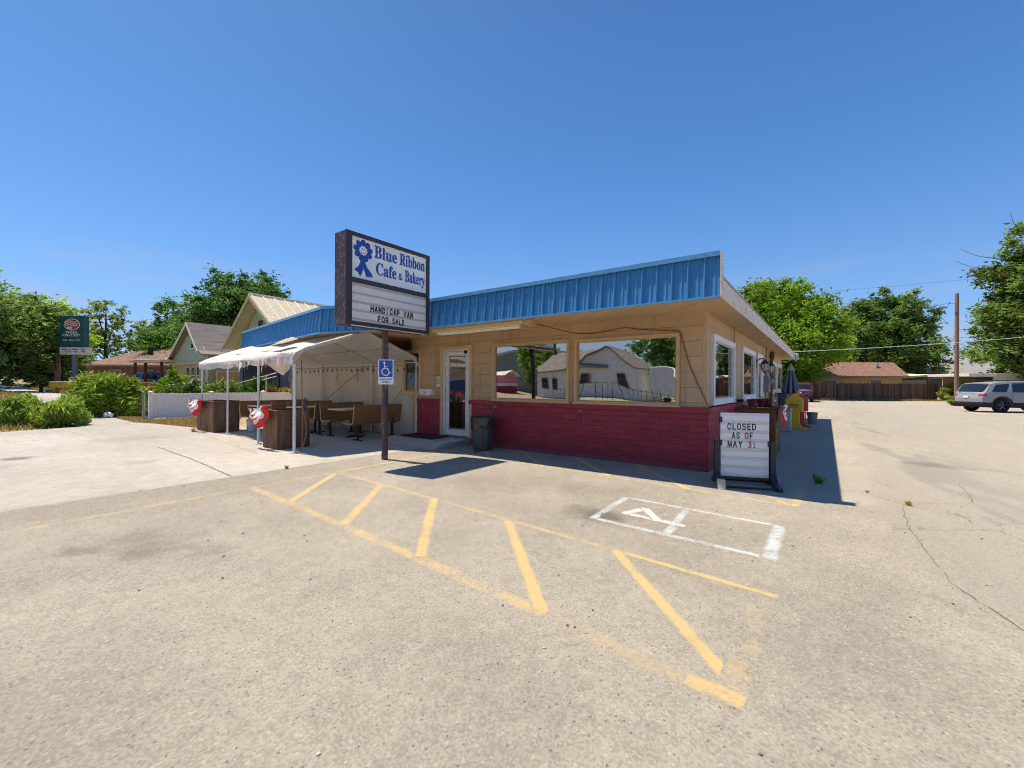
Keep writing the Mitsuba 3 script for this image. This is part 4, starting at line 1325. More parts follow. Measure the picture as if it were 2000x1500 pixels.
put('tag', bx(-.03, .05, 3.36, 3.7, 1.048, 1.10, .015), 'vc_matte', t, color=(.5, .5, .5))


def news_box(x, y, col, lab, face):
    t = thing('newspaper_box', lab, 'newspaper box')
    body = ext_y(Polygon([(x - .24, .56), (x + .24, .56), (x + .24, .98), (x, 1.17), (x - .24, .98)]), y, y + .42)
    put('cabinet', body, 'vc_paint', t, color=col)
    put('door', ext_y(Polygon([(x - .20, .60), (x + .20, .60), (x + .20, .95), (x - .20, .95)]), y - .018, y - .001), 'vc_paint', t, color=[c * .9 for c in col])
    put('lettering', ext_y(unary_union([LineString([(x - .16 + i * .03, .80 + .012 * ((i * 7) % 3)), (x - .145 + i * .03, .76)]).buffer(.009) for i in range(10)] + [sbox(x - .1, .715, x + .12, .73)]), -.0215 + y, -.0185 + y), 'vc_matte', t, color=(.06, .05, .01) if col[1] > .2 else (.7, .6, .55))
    put('pedestal', ext_y(Polygon([(x - .14, .055), (x - .14, .559), (x + .14, .559), (x + .14, .20), (x + .20, .055)]), y + .06, y + .36), 'vc_paint', t, color=col)
    put('foot', ext_y(Polygon([(x - .20, .0), (x - .20, .054), (x + .30, .054), (x + .34, .0)]), y + .01, y + .41), 'vc_paint', t, color=col)
    put('coin_box', bx(x + .06, x + .16, y + .05, y + .2, 1.13, 1.25, .01), 'vc_paint', t, color=col)


news_box(.68, 9.4, (.66, .42, .01), 'yellow newspaper box with a peaked top by the side wall', 0)
news_box(.80, 10.15, (.52, .03, .03), 'red newspaper box half hidden behind the yellow one', 0)
t = thing('litter_bin', 'square grey concrete litter bin beside the yellow newspaper box', 'litter bin')
put('body', bx(.20, .66, 8.1, 8.56, .0, .66, .02), 'step_concrete', t)
put('rim', bx(.18, .68, 8.08, 8.58, .661, .72, .015), 'step_concrete', t)
put('lid', bx(.25, .61, 8.15, 8.51, .721, .76, .01), 'vc_matte', t, color=(.05, .05, .05))
t = thing('grey_tub', 'grey plastic tub standing behind the red newspaper box', 'tub')
put('body', lathe([(0, .01), (.13, .01), (.17, .40), (.185, .41), (.185, .44), (.155, .44), (.12, .05), (0, .05)], 20, (1.12, 12.0, 0)), 'vc_matte', t, smooth=30, color=(.16, .17, .19))
t = thing('metal_cabinet', 'tall dark metal cabinet against the far side wall beside the umbrella', 'cabinet')
put('body', bx(.02, .3, 11.9, 12.3, .02, 1.15, .01), 'vc_satin', t, color=(.03, .03, .035))
put('door', bx(.05, .27, 11.885, 11.899, .08, 1.1, .004), 'vc_satin', t, color=(.07, .07, .08))
t = thing('grill', 'black barrel grill on thin legs below the closed umbrella', 'grill')
put('drum', tube([(.35, 13.2, .88), (.95, 13.2, .88)], .2, 18), 'vc_satin', t, smooth=30, color=(.03, .03, .032))
for xx in (.42, .88):
    for yy in (13.05, 13.35):
        put('leg', tube([(xx, yy, 0), (xx, yy, .75)], .016, 6), 'vc_satin', t, color=(.3, .3, .3))
# closed umbrella
t = thing('patio_umbrella', 'closed navy patio umbrella with a pale top, standing past the newspaper boxes', 'umbrella')
UX, UY = .34, 13.9


def umb(u, v):
    a = u * 2 * np.pi
    r = np.interp(v, [0, .05, .16, .17, 1], [.02, .05, .15, .10, .27]) * (1 + .22 * np.cos(a * 8) * np.clip(v * 2, 0, 1))
    z = np.interp(v, [0, .05, .16, .17, 1], [2.33, 2.27, 2.08, 2.09, 1.12]) + .05 * np.cos(a * 8) * (v > .95)
    return UX + r * np.cos(a), UY + r * np.sin(a), z


m, uv_ = sheet(umb, 97, 26)
stripe_ = (np.cos(uv_[:, 0] * 2 * np.pi * 8) > .2)
col = np.where(stripe_[:, None], np.array([.20, .22, .28]), np.array([.045, .055, .10]))
col[uv_[:, 1] < .165] = (.34, .33, .34)
put('canopy', m, 'vc_matte', t, smooth=True, color=col)
put('pole', cyl(UX, UY, .05, 2.38, .02, 10), 'vc_satin', t, color=(.3, .3, .3))
put('base', lathe([(0, .0), (.25, 0), (.25, .05), (.06, .09), (.04, .25), (0, .25)], 20, (UX, UY, 0)), 'vc_matte', t, smooth=30, color=(.05, .05, .05))

# ================================================================ foliage
def leaves(centers, radii, n, size, seed, squash=.8, droop=0.0, elong=1.6, shell=.55):
    r = np.random.default_rng(seed)
    centers, radii = np.asarray(centers, float), np.asarray(radii, float)
    w = radii ** 2
    k = r.choice(len(centers), n, p=w / w.sum())
    dirs = r.normal(size=(n, 3))
    dirs /= np.linalg.norm(dirs, axis=1, keepdims=True)
    rad = radii[k] * (shell + (1 - shell) * np.minimum(np.abs(r.normal(size=n)) * .95, 2.0))
    p = centers[k] + dirs * rad[:, None] * [1, 1, squash]
    a = r.normal(size=(n, 3))
    a[:, 2] = a[:, 2] * .5 - droop
    a /= np.linalg.norm(a, axis=1, keepdims=True)
    b = np.cross(a, dirs + .7 * r.normal(size=(n, 3)) + [0, 0, .3])
    b /= np.linalg.norm(b, axis=1, keepdims=True) + 1e-9
    s = size * (.6 + .8 * r.random(n))[:, None]
    a, b = a * s * elong / 2, b * s / 2
    nrm = np.cross(a, b)
    nrm /= np.linalg.norm(nrm, axis=1, keepdims=True) + 1e-9
    bend = nrm * s * .22
    v = np.stack([p - a, p + b * .9 + bend, p + a, p - b * .9 + bend], 1).reshape(-1, 3)
    i = np.arange(n)[:, None] * 4
    f = np.vstack([i + [0, 1, 2], i + [0, 2, 3]])
    return trimesh.Trimesh(v, f, process=False), k, r


def leafcol(base, k, r, n, var=.35, clump=.25, warm=None):
    base = np.array(base, float)
    per = 1 + clump * (r.random(k.max() + 1) * 2 - 1)
    c = base * (per[k] * (1 + var * (r.random(n) * 2 - 1)))[:, None]
    if warm is not None:
        m = r.random(n) < warm[1]
        c[m] = np.array(warm[0]) * (.7 + .6 * r.random(m.sum()))[:, None]
    return np.repeat(np.clip(c, .004, .9), 4, axis=0)


BRIGHT = 2.5


def tree(name, label, x, y, h, rad, base, n, leaf, seed, trunk_h=.25, clumps=26, trunk_r=None, squash=1.0, shape='round', warm=None, group=None, droop=.1, elong=1.6, spread=.42, limbs=True, clump=.3, low=None, cat='tree'):
    r = np.random.default_rng(seed)
    z0 = float(gz(x, y))
    t = thing(name, label, cat, group)
    tr = trunk_r or h * .022
    th = h * trunk_h
    c, rr_ = [], []
    for k in range(clumps):
        f = (k + .5) / clumps
        zz = th + (h - th) * (low if low is not None else .1) + (h - th) * (1 - (low if low is not None else .1)) * f * .93
        g = (zz - th) / (h - th)
        if shape == 'cone':
            R = rad * (1.02 - g) ** .8
        elif shape == 'vase':
            R = rad * (.45 + .75 * math.sin(math.pi * min(1, g * .85 + .08)))
        else:
            R = rad * math.sqrt(max(.05, 1 - (2 * g - .95) ** 2 * .95))
        a = k * 2.39996 + r.random() * .8
        q_ = R * (.35 + .5 * r.random())
        c.append((x + q_ * math.cos(a), y + q_ * math.sin(a), z0 + zz))
        rr_.append((R * spread * (.75 + .5 * r.random()) + rad * .07))
    sc, sr, own = [], [], []
    for k in range(clumps):
        for j in range(9):
            d_ = r.normal(size=3)
            d_ /= np.linalg.norm(d_)
            d_[2] *= .9
            q_ = rr_[k] * (.45 + .95 * r.random())
            sc.append(np.array(c[k]) + d_ * q_)
            sr.append(rr_[k] * (.22 + .30 * r.random()))
            own.append(k)
    m, kk, rg = leaves(sc, sr, n, leaf, seed + 1, squash=.8, droop=droop, elong=elong, shell=.15)
    put('crown', m, 'leaf', t, color=leafcol(np.array(base) * BRIGHT, kk, rg, n, clump=clump, warm=warm))
    mb = MB()
    mb.add(tube([(x, y, z0 - .05), (x + .04 * h * (r.random() - .5), y, z0 + th), (x + .05 * h * (r.random() - .5), y, z0 + th + (h - th) * .55), (x, y, z0 + h * .9)], [tr * 1.25, tr, tr * .55, tr * .1], 9))
    if limbs:
        for k in range(0, clumps, 2):
            s = z0 + th * .8 + (c[k][2] - z0 - th * .8) * .45
            s = max(s, z0 + th * .7)
            mid = ((x + c[k][0]) / 2, (y + c[k][1]) / 2, (s + c[k][2]) / 2 + .1)
            mb.add(tube([(x, y, s), mid, c[k]], [tr * .38, tr * .24, tr * .08], 5))
    put('trunk', mb, 'bark', t)
    return t


def bush(label, x, y, h, rad, base, n, leaf, seed, warm=None, elong=2.2, flowers=None, name='shrub', group=None, up=.4, ry=None):
    r = np.random.default_rng(seed)
    z0 = float(gz(x, y))
    t = thing(name, label, 'shrub', group)
    ry = ry or rad
    c, rr_ = [], []
    nc = 46
    for k in range(nc):
        a = k * 2.39996 + .5 * r.random()
        q_ = math.sqrt((k + .5) / nc)
        g = r.random() ** .7
        c.append((x + rad * .86 * q_ * math.cos(a), y + ry * .86 * q_ * math.sin(a), z0 + h * (.10 + .82 * (1 - .55 * q_ ** 2) * g)))
        rr_.append(min(rad, h) * (.13 + .13 * r.random()))
    m, kk, rg = leaves(c, rr_, n, leaf, seed + 3, squash=1.0, droop=-up, elong=elong, shell=.2)
    put('foliage', m, 'leaf', t, color=leafcol(np.array(base) * 1.6, kk, rg, n, warm=warm))
    mb = MB()
    for k in range(nc):
        mb.add(tube([(x + .15 * rad * r.normal(), y + .15 * rad * r.normal(), z0 - .02), c[k]], [.018, .006], 4))
    put('stems', mb, 'bark', t)
    if flowers:
        k = r.integers(0, nc, flowers[1])
        d_ = r.normal(size=(flowers[1], 3))
        d_ /= np.linalg.norm(d_, axis=1, keepdims=True)
        d_[:, 2] = np.abs(d_[:, 2])
        fm = MB()
        for i in range(flowers[1]):
            fm.add(moved(trimesh.creation.icosphere(subdivisions=1, radius=.045), np.array(c[k[i]]) + d_[i] * rr_[k[i]] * 1.02))
        put('blossoms', fm, 'vc_matte', t, color=flowers[0])
    return t


BARE = [[(16.5, 54.5, 13.6), (13.2, 51.6, 13.9), (11.8, 50.6, 14.6)], [(16.5, 54.5, 12.6), (13.0, 51.5, 12.8), (11.4, 50.2, 13.4)], [(15.5, 53.5, 12.0), (13.2, 51.7, 12.0), (12.1, 50.8, 12.2)], [(18.0, 55.0, 16.0), (15.9, 53.6, 17.0), (15.6, 53.4, 18.0)]]
G_ELM, G_DARK, G_LIME, G_OLIVE, G_MID = (.125, .20, .022), (.050, .098, .022), (.22, .30, .03), (.105, .115, .030), (.085, .145, .025)
tree('tree', 'big bright green tree overhanging the back of the cafe side wall', -2.75, 51.6, 13.6, 5.7, (.095, .155, .018), 52000, .20, 101, trunk_h=.17, clumps=46, low=.0, droop=.5, elong=2.2, spread=.36, clump=.4)
tree('tree', 'wide airy green tree behind the brown roofed tan house', 8.7, 79, 15.6, 6.9, (.070, .115, .030), 36000, .26, 102, trunk_h=.2, clumps=50, droop=-.2, elong=2.6, spread=.24, low=.05, clump=.35)
tree('tree', 'smaller light green tree between the two large trees behind the tan house', 2.2, 66, 8.8, 2.6, (.14, .21, .03), 7000, .2, 103, trunk_h=.3, clumps=16)
tree('tree', 'tall lumpy dark green tree at the right edge behind the silver car', 18.9, 53.8, 18.2, 4.9, (.072, .112, .026), 110000, .19, 104, trunk_h=.04, clumps=90, shape='round', droop=.15, elong=2.2, spread=.30, low=.0, warm=((.12, .10, .03), .10), clump=.45)
TALL = [k for k in labels if labels[k].get('label', '').startswith('tall lumpy')][0]
for pts in BARE:
    put('bare_branch', tube(smooth_path(pts, 14), np.linspace(.05, .012, 14), 5), 'bark', TALL)
tree('tree', 'little far tree over the grey roofed house left of the utility pole', 22.6, 121, 7.6, 1.7, (.045, .07, .03), 900, .35, 105, clumps=9)
tree('pine_tree', 'broad bushy olive pine by the far left street corner', -46.0, -5.6, 6.7, 4.9, (.085, .128, .034), 60000, .14, 106, trunk_h=.30, clumps=60, droop=.2, elong=2.6, spread=.25, low=.0, warm=((.26, .22, .09), .05), clump=.4)
tree('pine_tree', 'low olive pine between the broad pine and the green sign', -43.6, -2.9, 3.9, 2.0, (.085, .128, .034), 14000, .12, 126, trunk_h=.2, clumps=24, droop=.2, elong=2.6, spread=.3, low=.0, warm=((.30, .24, .09), .10))
tree('tree', 'tall green tree rising behind the left pine', -68.5, -6.0, 10.6, 5.6, (.075, .14, .028), 22000, .24, 107, trunk_h=.2, clumps=32)
tree('tree', 'yellow green tree directly left of the green pizza sign', -66.0, .2, 9.4, 3.2, (.18, .25, .025), 14000, .2, 108, trunk_h=.2, clumps=24)
tree('tree', 'thin half bare tree just right of the green pizza sign', -69.3, 5.0, 10.4, 2.6, (.12, .15, .05), 4200, .2, 109, trunk_h=.25, clumps=22, spread=.3)
tree('tree', 'second thin tree above the ridge of the brick house', -66.5, 8.4, 8.3, 2.6, (.10, .13, .04), 4000, .2, 110, trunk_h=.25, clumps=18, spread=.3)
tree('tree', 'dark leafy tree between the brick house and the mint gabled house', -57.6, 9.2, 7.6, 4.0, (.055, .11, .022), 24000, .19, 111, trunk_h=.08, clumps=30, low=.0)
tree('tree', 'open topped tree behind the brick house chimney pipes', -62.5, 9.8, 10.8, 2.6, (.075, .105, .035), 6000, .2, 112, trunk_h=.3, clumps=18, spread=.3)
tree('tree', 'big dark round tree rising behind the two green gabled houses', -48.6, 12.2, 12.3, 4.9, (.045, .09, .025), 46000, .2, 113, trunk_h=.2, clumps=44, spread=.34, clump=.35)
tree('tree', 'rusty brown tree in front of the big dark one, over the grey roof', -42.5, 12.0, 7.9, 2.2, (.20, .135, .03), 8000, .16, 114, trunk_h=.3, clumps=16)

bush('large bright green shrub at the pavement end by the chain link post', -23.1, -3.0, 2.1, 1.3, (.17, .24, .035), 24000, .07, 201, elong=3.6, ry=1.2)
for k, (x, y, h, rad, lab) in enumerate(((-20.9, -6.6, 1.0, .75, 'green weedy bush at the left frame edge by the sidewalk'), (-19.6, -5.75, .95, .62, 'green weedy bush in the middle of the roadside row'), (-18.45, -5.0, .95, .62, 'green weedy bush at the pavement end of the roadside row'))):
    bush(lab, x, y, h, rad, (.20, .28, .05), 14000, .05, 210 + k, elong=4.5, up=1.6, name='weed_bush', group='roadside weed bushes')
ROW = [(-26.9, .35, 2.0, .95, (.15, .25, .03), None, 'bright green bush behind the far end of the white fence'), (-24.2, .2, 1.9, 1.3, (.10, .15, .03), ((.70, .66, .55), 70), 'rose bush with pale blossoms behind the left end of the white fence'),
       (-22.2, 1.0, 1.75, .9, (.11, .17, .03), ((.68, .62, .5), 40), 'rose bush with few pale blossoms behind the white fence'), (-21.2, 2.1, 1.9, .8, (.06, .12, .02), None, 'dark green bush behind the second tent leg'),
       (-20.6, 2.4, 1.35, .6, (.20, .10, .025), None, 'reddish brown bush behind the white fence'), (-20.3, 3.0, 1.25, .5, (.24, .18, .03), None, 'yellowing bush behind the white fence'), (-19.7, 3.7, 1.6, 1.0, (.17, .27, .03), None, 'light green bush below the blue cloth'),
       ]
for k, (x, y, h, rad, c, fl, lab) in enumerate(ROW):
    bush(lab, x, y, h, rad, c, 8000, .07, 220 + k, elong=2.2, flowers=fl, name='garden_bush')
bush('tall pale hollyhock like weeds at the right end of the wooden fence', 11.6, 52.9, 2.0, .9, (.20, .22, .05), 3000, .12, 240, elong=2.6, up=.8)
bush('low green weeds by the rear of the silver car', 9.5, 38.5, .8, .5, (.14, .2, .04), 1200, .09, 241, elong=2.6, up=.8)


# grass, blades in one mesh per patch
def grass(name, label, poly, n, h, cols, seed, w=.012):
    r = np.random.default_rng(seed)
    mnx, mny, mxx, mxy = poly.bounds
    from shapely import contains_xy
    pts = np.zeros((0, 2))
    while len(pts) < n:
        q_ = np.c_[r.uniform(mnx, mxx, n * 3), r.uniform(mny, mxy, n * 3)]
        pts = np.vstack([pts, q_[contains_xy(poly, q_[:, 0], q_[:, 1])]])
    pts = pts[:n]
    clump = meshkit.fbm(np.c_[pts * 1.3, np.zeros(n)], 3, seed)
    hh = h * (.35 + .9 * r.random(n)) * (.35 + 1.3 * np.clip(clump - .2, 0, 1))
    a = r.random(n) * 2 * np.pi
    z = gz(pts[:, 0], pts[:, 1]) - .02
    side = np.c_[np.cos(a), np.sin(a), np.zeros(n)] * w
    lean = np.c_[r.normal(size=(n, 2)) * .35, np.ones(n)] * hh[:, None]
    b0 = np.c_[pts, z]
    v = np.stack([b0 - side, b0 + side, b0 + lean], 1).reshape(-1, 3)
    f = np.arange(n * 3).reshape(-1, 3)
    c = np.array(cols)[r.integers(0, len(cols), n)] * (.7 + .6 * r.random(n))[:, None]
    key = put(name, trimesh.Trimesh(v, f, process=False), 'leaf', None, color=np.repeat(c, 3, axis=0))
    labels[key] = {'label': label, 'category': 'grass', 'kind': 'stuff'}


DRY = [(.42, .30, .12), (.36, .25, .10), (.46, .36, .17), (.30, .22, .09)]
MIXG = [(.36, .27, .11), (.16, .2, .05), (.40, .32, .14), (.13, .2, .04)]
grass('dry_grass', 'dry straw coloured grass along the foot of the white fence', Polygon([(-13.9, -2.4), (-13.9, -1.6), (-18.2, .2), (-19.0, 1.5), (-19.1, -2.4), (-21.5, -2.6), (-21, -3.2), (-18, -3.15), (-15.5, -2.68)]), 16000, .13, DRY, 301)
grass('dry_grass', 'dry grass verge between the sidewalk and the gardens', Polygon([(-21.5, -3.0), (-40, -2.6), (-60, -1.9), (-60, 1), (-36, .4), (-24, -.5)]), 26000, .30, MIXG + DRY, 302, .02)
grass('dry_grass', 'dry weedy verge on the street side of the sidewalk', Polygon([(-17.8, -4.9), (-26, -4.75), (-45, -4.5), (-60, -4.1), (-60, -9), (-21.5, -9.5), (-17.3, -6.2)]), 30000, .22, MIXG + DRY, 303, .018)
grass('garden_grass', 'patchy garden grass behind the white fence', Polygon([(-19.4, -2.0), (-24, -1), (-34, 1), (-34, 3.8), (-19.4, 3.8)]), 9000, .2, MIXG, 304, .018)
grass('fence_weeds', 'strip of dry weeds along the foot of the wooden fence', Polygon([(-1, 45.2), (10.8, 53.7), (11.6, 53.0), (13.4, 55.4), (12.6, 52.0), (10.9, 52.6), (-.6, 44.2)]), 6000, .30, DRY + [(.2, .22, .05)], 305, .03)
grass('step_weeds', 'small weeds in the joint beside the concrete step', Polygon([(-5.7, -1.12), (-5.2, -1.0), (-5.1, -.6), (-5.25, -.5), (-5.3, -.9)]), 160, .05, [(.2, .22, .05), (.3, .26, .1)], 306, .004)
for k, (x, y, s, lab) in enumerate(((1.45, .16, .15, 'green weed tuft in the shaded lot crack right of the message board'), (1.98, -.12, .04, 'small yellow weed in the sunny lot crack'), (2.33, -.62, .06, 'yellow green weed tuft where the lot cracks meet'), (-3.95, -3.12, .06, 'tiny weed tuft at the pavement joint left of the sign pole'), (-13.2, -3.0, .12, 'dry weed tuft at the joint beside the far planter'))):
    r = np.random.default_rng(330 + k)
    if k == 3:
        x, y = -5.62, -4.0
    mb = MB()
    for i in range(40):
        a = r.random() * 6.28
        d_ = np.array([math.cos(a), math.sin(a), 0])
        p0 = np.array([x, y, 0]) + d_ * s * .35 * r.random()
        tip = p0 + d_ * s * (.2 + .6 * r.random()) + [0, 0, s * (.5 + .7 * r.random())]
        sd = np.array([-d_[1], d_[0], 0]) * s * .05
        mb.add((np.array([p0 - sd, p0 + sd, (p0 + tip) / 2 + sd, tip, (p0 + tip) / 2 - sd]), np.array([[0, 1, 2], [0, 2, 4], [4, 2, 3]])))
    key = numbered('weed_tuft')
    USED.discard(key)
    key = put('weed_tuft', mb, 'leaf', None, color=[(.13, .22, .04), (.36, .30, .06), (.27, .33, .05), (.25, .24, .08), (.30, .24, .1)][k])
    labels[key] = {'label': lab, 'category': 'weed'}

t = thing('wire_loop', 'small loop of black wire lying on the asphalt in front of the trash can', 'wire')
put('wire', tube(smooth_path([(-4.42, -.66, .012), (-4.34, -.80, .012), (-4.2, -.86, .02), (-4.12, -.84, .06)], 16), .008, 5), 'vc_matte', t, smooth=True, color=(.02, .02, .02))
t = thing('plastic_bag', 'crumpled white plastic bag at the foot of the big shrub', 'bag')
bag_m = trimesh.creation.icosphere(subdivisions=3, radius=.16)
bag_m.vertices = bag_m.vertices * (.7 + .7 * meshkit.fbm(bag_m.vertices * 9, 3, 4))[:, None] * [1.2, .9, .7] + [-21.6, -3.3, .12]
put('film', bag_m, 'vc_satin', t, color=(.70, .66, .64), smooth=40)

# pebbles scattered on the lot
r = np.random.default_rng(77)
pb = MB()
peb = trimesh.creation.icosphere(subdivisions=1, radius=1)
for i in range(420):
    x, y = r.uniform(-6, 4.5), r.uniform(-7, -.2)
    s = .004 + .006 * r.random() ** 2
    m = peb.copy()
    m.vertices = m.vertices * [s, s * (.6 + .5 * r.random()), s * .6] + [x, y, s * .4]
    pb.add(m, np.array([.12, .10, .09]) if r.random() < .55 else np.array([.5, .45, .4]))
key = put('gravel_grit', pb, 'vc_matte', None, color=True)
labels[key] = {'label': 'loose dark grit and pebbles scattered over the parking lot', 'category': 'gravel', 'kind': 'stuff'}

# ================================================================ fences, poles, wires
t = thing('vinyl_fence', 'low white vinyl panel fence behind the patio', 'fence')
FXX = -19.0
VW = (.84, .83, .81)
ys = [-2.5, -.55, 1.4, 3.35, 5.3]
for k in range(len(ys)):
    x = FXX - (.4 if k == 0 else 0.2 if k == 1 else 0)
    put('post', bx(x - .065, x + .065, ys[k] - .065, ys[k] + .065, 0, 1.04, .006), 'vc_satin', t, color=VW)
    cap = np.array([[x - .08, ys[k] - .08, 1.04], [x + .08, ys[k] - .08, 1.04], [x + .08, ys[k] + .08, 1.04], [x - .08, ys[k] + .08, 1.04], [x, ys[k], 1.09]])
    put('post_cap', trimesh.convex.convex_hull(np.vstack([cap, cap[:4] + [0, 0, .02]])), 'vc_satin', t, color=VW)
for k in range(len(ys) - 1):
    xa = FXX - (.4 if k == 0 else .2 if k == 1 else 0)
    xb = FXX - (.2 if k == 0 else 0)
    n_ = 12
    for i in range(n_):
        f0, f1 = i / n_, (i + 1) / n_
        y0, y1 = ys[k] + .066 + (ys[k + 1] - ys[k] - .132) * f0, ys[k] + .066 + (ys[k + 1] - ys[k] - .132) * f1
        xx = xa + (xb - xa) * (f0 + f1) / 2
        put('slat', bx(xx - .011, xx + .011, y0 + .0004, y1 - .0004, .09, .90, .0015), 'vc_satin', t, color=VW)
    for z0, z1 in ((.90, 1.0), (.05, .14)):
        m = bx(-.025, .025, 0, 1, z0, z1, .004)
        v = np.array(m.vertices)
        yy = ys[k] + .066 + (ys[k + 1] - ys[k] - .132) * v[:, 1]
        put('rail', trimesh.Trimesh(np.c_[v[:, 0] + xa + (xb - xa) * v[:, 1], yy, v[:, 2]], m.faces, process=False), 'vc_satin', t, color=VW)
t = thing('chain_link_fence', 'short chain link fence end with a grey post beside the white fence', 'fence')
put('post', cyl(-19.75, -2.62, 0, 1.05, .045, 10), 'vc_metal', t, smooth=30, color=(.30, .33, .33))
put('rail', tube([(-19.75, -2.62, 1.03), (-22.0, -2.2, 1.06), (-30, -.8, 1.3)], .022, 8), 'vc_metal', t, smooth=True, color=(.45, .46, .45))
wm = MB()
for k in range(40):
    a = k / 40
    for s in (-1, 1):
        x0_, x1_ = -19.75 - 2.2 * a, -19.75 - 2.2 * min(1, max(0, a + s * .42))
        wm.add(tube([(x0_, -2.62 + .19 * (-19.75 - x0_), .06), (x1_, -2.62 + .19 * (-19.75 - x1_), .98)], .0035, 3, False))
put('wire_mesh', wm, 'vc_metal', t, color=(.40, .41, .40), kind='stuff')

t = thing('wood_fence', 'dark brown weathered picket fence across the back of the lot', 'fence')
fa, fb_ = np.array([-6.0, 41.65]), np.array([10.75, 53.95])
fd = (fb_ - fa) / np.linalg.norm(fb_ - fa)
fl_ = np.linalg.norm(fb_ - fa)
n_ = int(fl_ / .155)
for i in range(n_):
    p = fa + fd * .155 * i
    hgt = 1.74 + .03 * rng.normal()
    m = bx(0, .146, -.009, .009, .03, hgt, .002)
    put('picket', moved(m, (p[0], p[1], .02), math.atan2(fd[1], fd[0])), 'fence_wood', t)
for z in (.4, 1.35):
    put('rail', moved(bx(0, fl_, .0095, .05, z, z + .09), (fa[0], fa[1], 0), math.atan2(fd[1], fd[0])), 'fence_wood', t)
for i in range(0, int(fl_ / 2.4) + 1):
    p = fa + fd * 2.4 * i
    put('post', moved(bx(-.05, .05, .051, .15, 0, 1.7), (p[0], p[1], 0), math.atan2(fd[1], fd[0])), 'fence_wood', t)
for k, (s, c, lab) in enumerate(((9.1, (.42, .04, .06), 'small red hydrant like object at the foot of the wooden fence'), (6.2, (.30, .32, .34), 'grey pail at the foot of the wooden fence'))):
    p = fa + fd * s + np.array([.25, -.35])
    t = thing('yard_object', lab, 'yard object') if False else thing('red_post' if k == 0 else 'grey_pail', lab, 'hydrant' if k == 0 else 'pail')
    put('body', lathe([(0, 0), (.13, 0), (.12, .42), (.16, .43), (.14, .55), (.05, .66), (0, .66)] if k == 0 else [(0, 0), (.17, 0), (.21, .5), (.19, .5), (.15, .03), (0, .03)], 14, (p[0], p[1], 0)), 'vc_matte', t, smooth=30, color=c)
    put('cap' if k == 0 else 'rim', lathe([(.0, .661), (.06, .661), (.06, .72), (0, .72)] if k == 0 else [(.2, .501), (.225, .501), (.225, .53), (.2, .53)], 14, (p[0], p[1], 0)), 'vc_matte', t, smooth=30, color=c)

t = thing('utility_pole', 'tall brown wooden utility pole behind the silver car', 'utility pole')
UPX, UPY = 10.87, 46.62
put('pole', cyl(UPX, UPY, 0, 9.75, .17, 12, .13), 'bark', t, smooth=30) if False else put('pole', cyl(UPX, UPY, 0, 9.75, .16, 14, .13), 'vc_matte', t, smooth=True, color=(.23, .15, .105))
put('insulator', cyl(UPX - .5, UPY - .2, 8.85, 9.0, .05, 8), 'vc_satin', t, color=(.2, .2, .2))
put('wire_bracket', tube([(UPX, UPY, 8.9), (UPX - .5, UPY - .2, 8.9)], .02, 6), 'vc_metal', t, color=(.25, .25, .25))


def wire(label, a, b, sag, r_, col, name='overhead_wire'):
    t_ = thing(name, label, 'wire')
    u_ = np.linspace(0, 1, 40)
    p = np.array(a)[None] * (1 - u_[:, None]) + np.array(b)[None] * u_[:, None]
    p[:, 2] -= sag * 4 * u_ * (1 - u_)
    put('line', tube(p, r_, 6), 'vc_matte', t_, smooth=True, color=col)


wire('pale service cable from the cafe roof corner to the right edge of the picture', (.38, 15.0, 2.93), (13.5, 33.0, 4.75), .12, .017, (.62, .64, .60))
wire('thin dark wire from the pole top down to the left behind the cafe', (UPX - .5, UPY - .2, 8.95), (-8.5, 66, 8.4), .35, .016, (.06, .06, .07))
wire('thin dark wire slanting down from the pole top into the airy tree', (UPX - .5, UPY - .2, 8.9), (13.0, 75.5, 9.2), .1, .016, (.06, .06, .07))
wire('faint highest wire passing above the trees', (-12, 46, 11.5), (40, 82, 17.5), .5, .012, (.12, .14, .18))
wire('thin wire crossing the pole below its middle', (-3, 70, 7.2), (32, 60, 8.2), .4, .018, (.07, .07, .08))
wire('second thin wire crossing behind the conifer', (UPX, UPY, 6.5), (26, 52.5, 7.7), .2, .02, (.05, .05, .05))

# ================================================================ houses
def slab(p4, th, mat_key, name, parent, **k):
    """A roof plane on four corner points, thickness th downward along its normal."""
    p = np.array(p4, float)
    n = np.cross(p[1] - p[0], p[3] - p[0])
    n /= np.linalg.norm(n)
    if n[2] < 0:
        p, n = p[::-1], -n
    v = np.vstack([p, p - n * th])
    f = np.array([[0, 1, 2], [0, 2, 3], [4, 6, 5], [4, 7, 6], [0, 4, 5], [0, 5, 1], [1, 5, 6], [1, 6, 2], [2, 6, 7], [2, 7, 3], [3, 7, 4], [3, 4, 0]])
    return put(name, trimesh.Trimesh(v, f, process=False), mat_key, parent, **k)


def lap_wall(poly, course, proud, mk, name, parent, mkmat='vc_matte', **k):
    """Clapboards on a wall polygon: every course leans out at its lower edge. mk maps (a, out, z) to world."""
    mb = MB()
    x0, z0, x1, z1 = poly.bounds
    z = z0
    while z < z1:
        for p in polys(poly.intersection(sbox(x0 - 1, z, x1 + 1, z + course))):
            m = trimesh.creation.extrude_polygon(p, .02, engine='earcut')
            v = np.array(m.vertices)
            out = v[:, 2] + proud * (1 - (v[:, 1] - z) / course) * (v[:, 2] > .01)
            mb.add((mk(v[:, 0], out, v[:, 1]), m.faces))
        z += course
    return put(name, mb, mkmat, parent, **k)


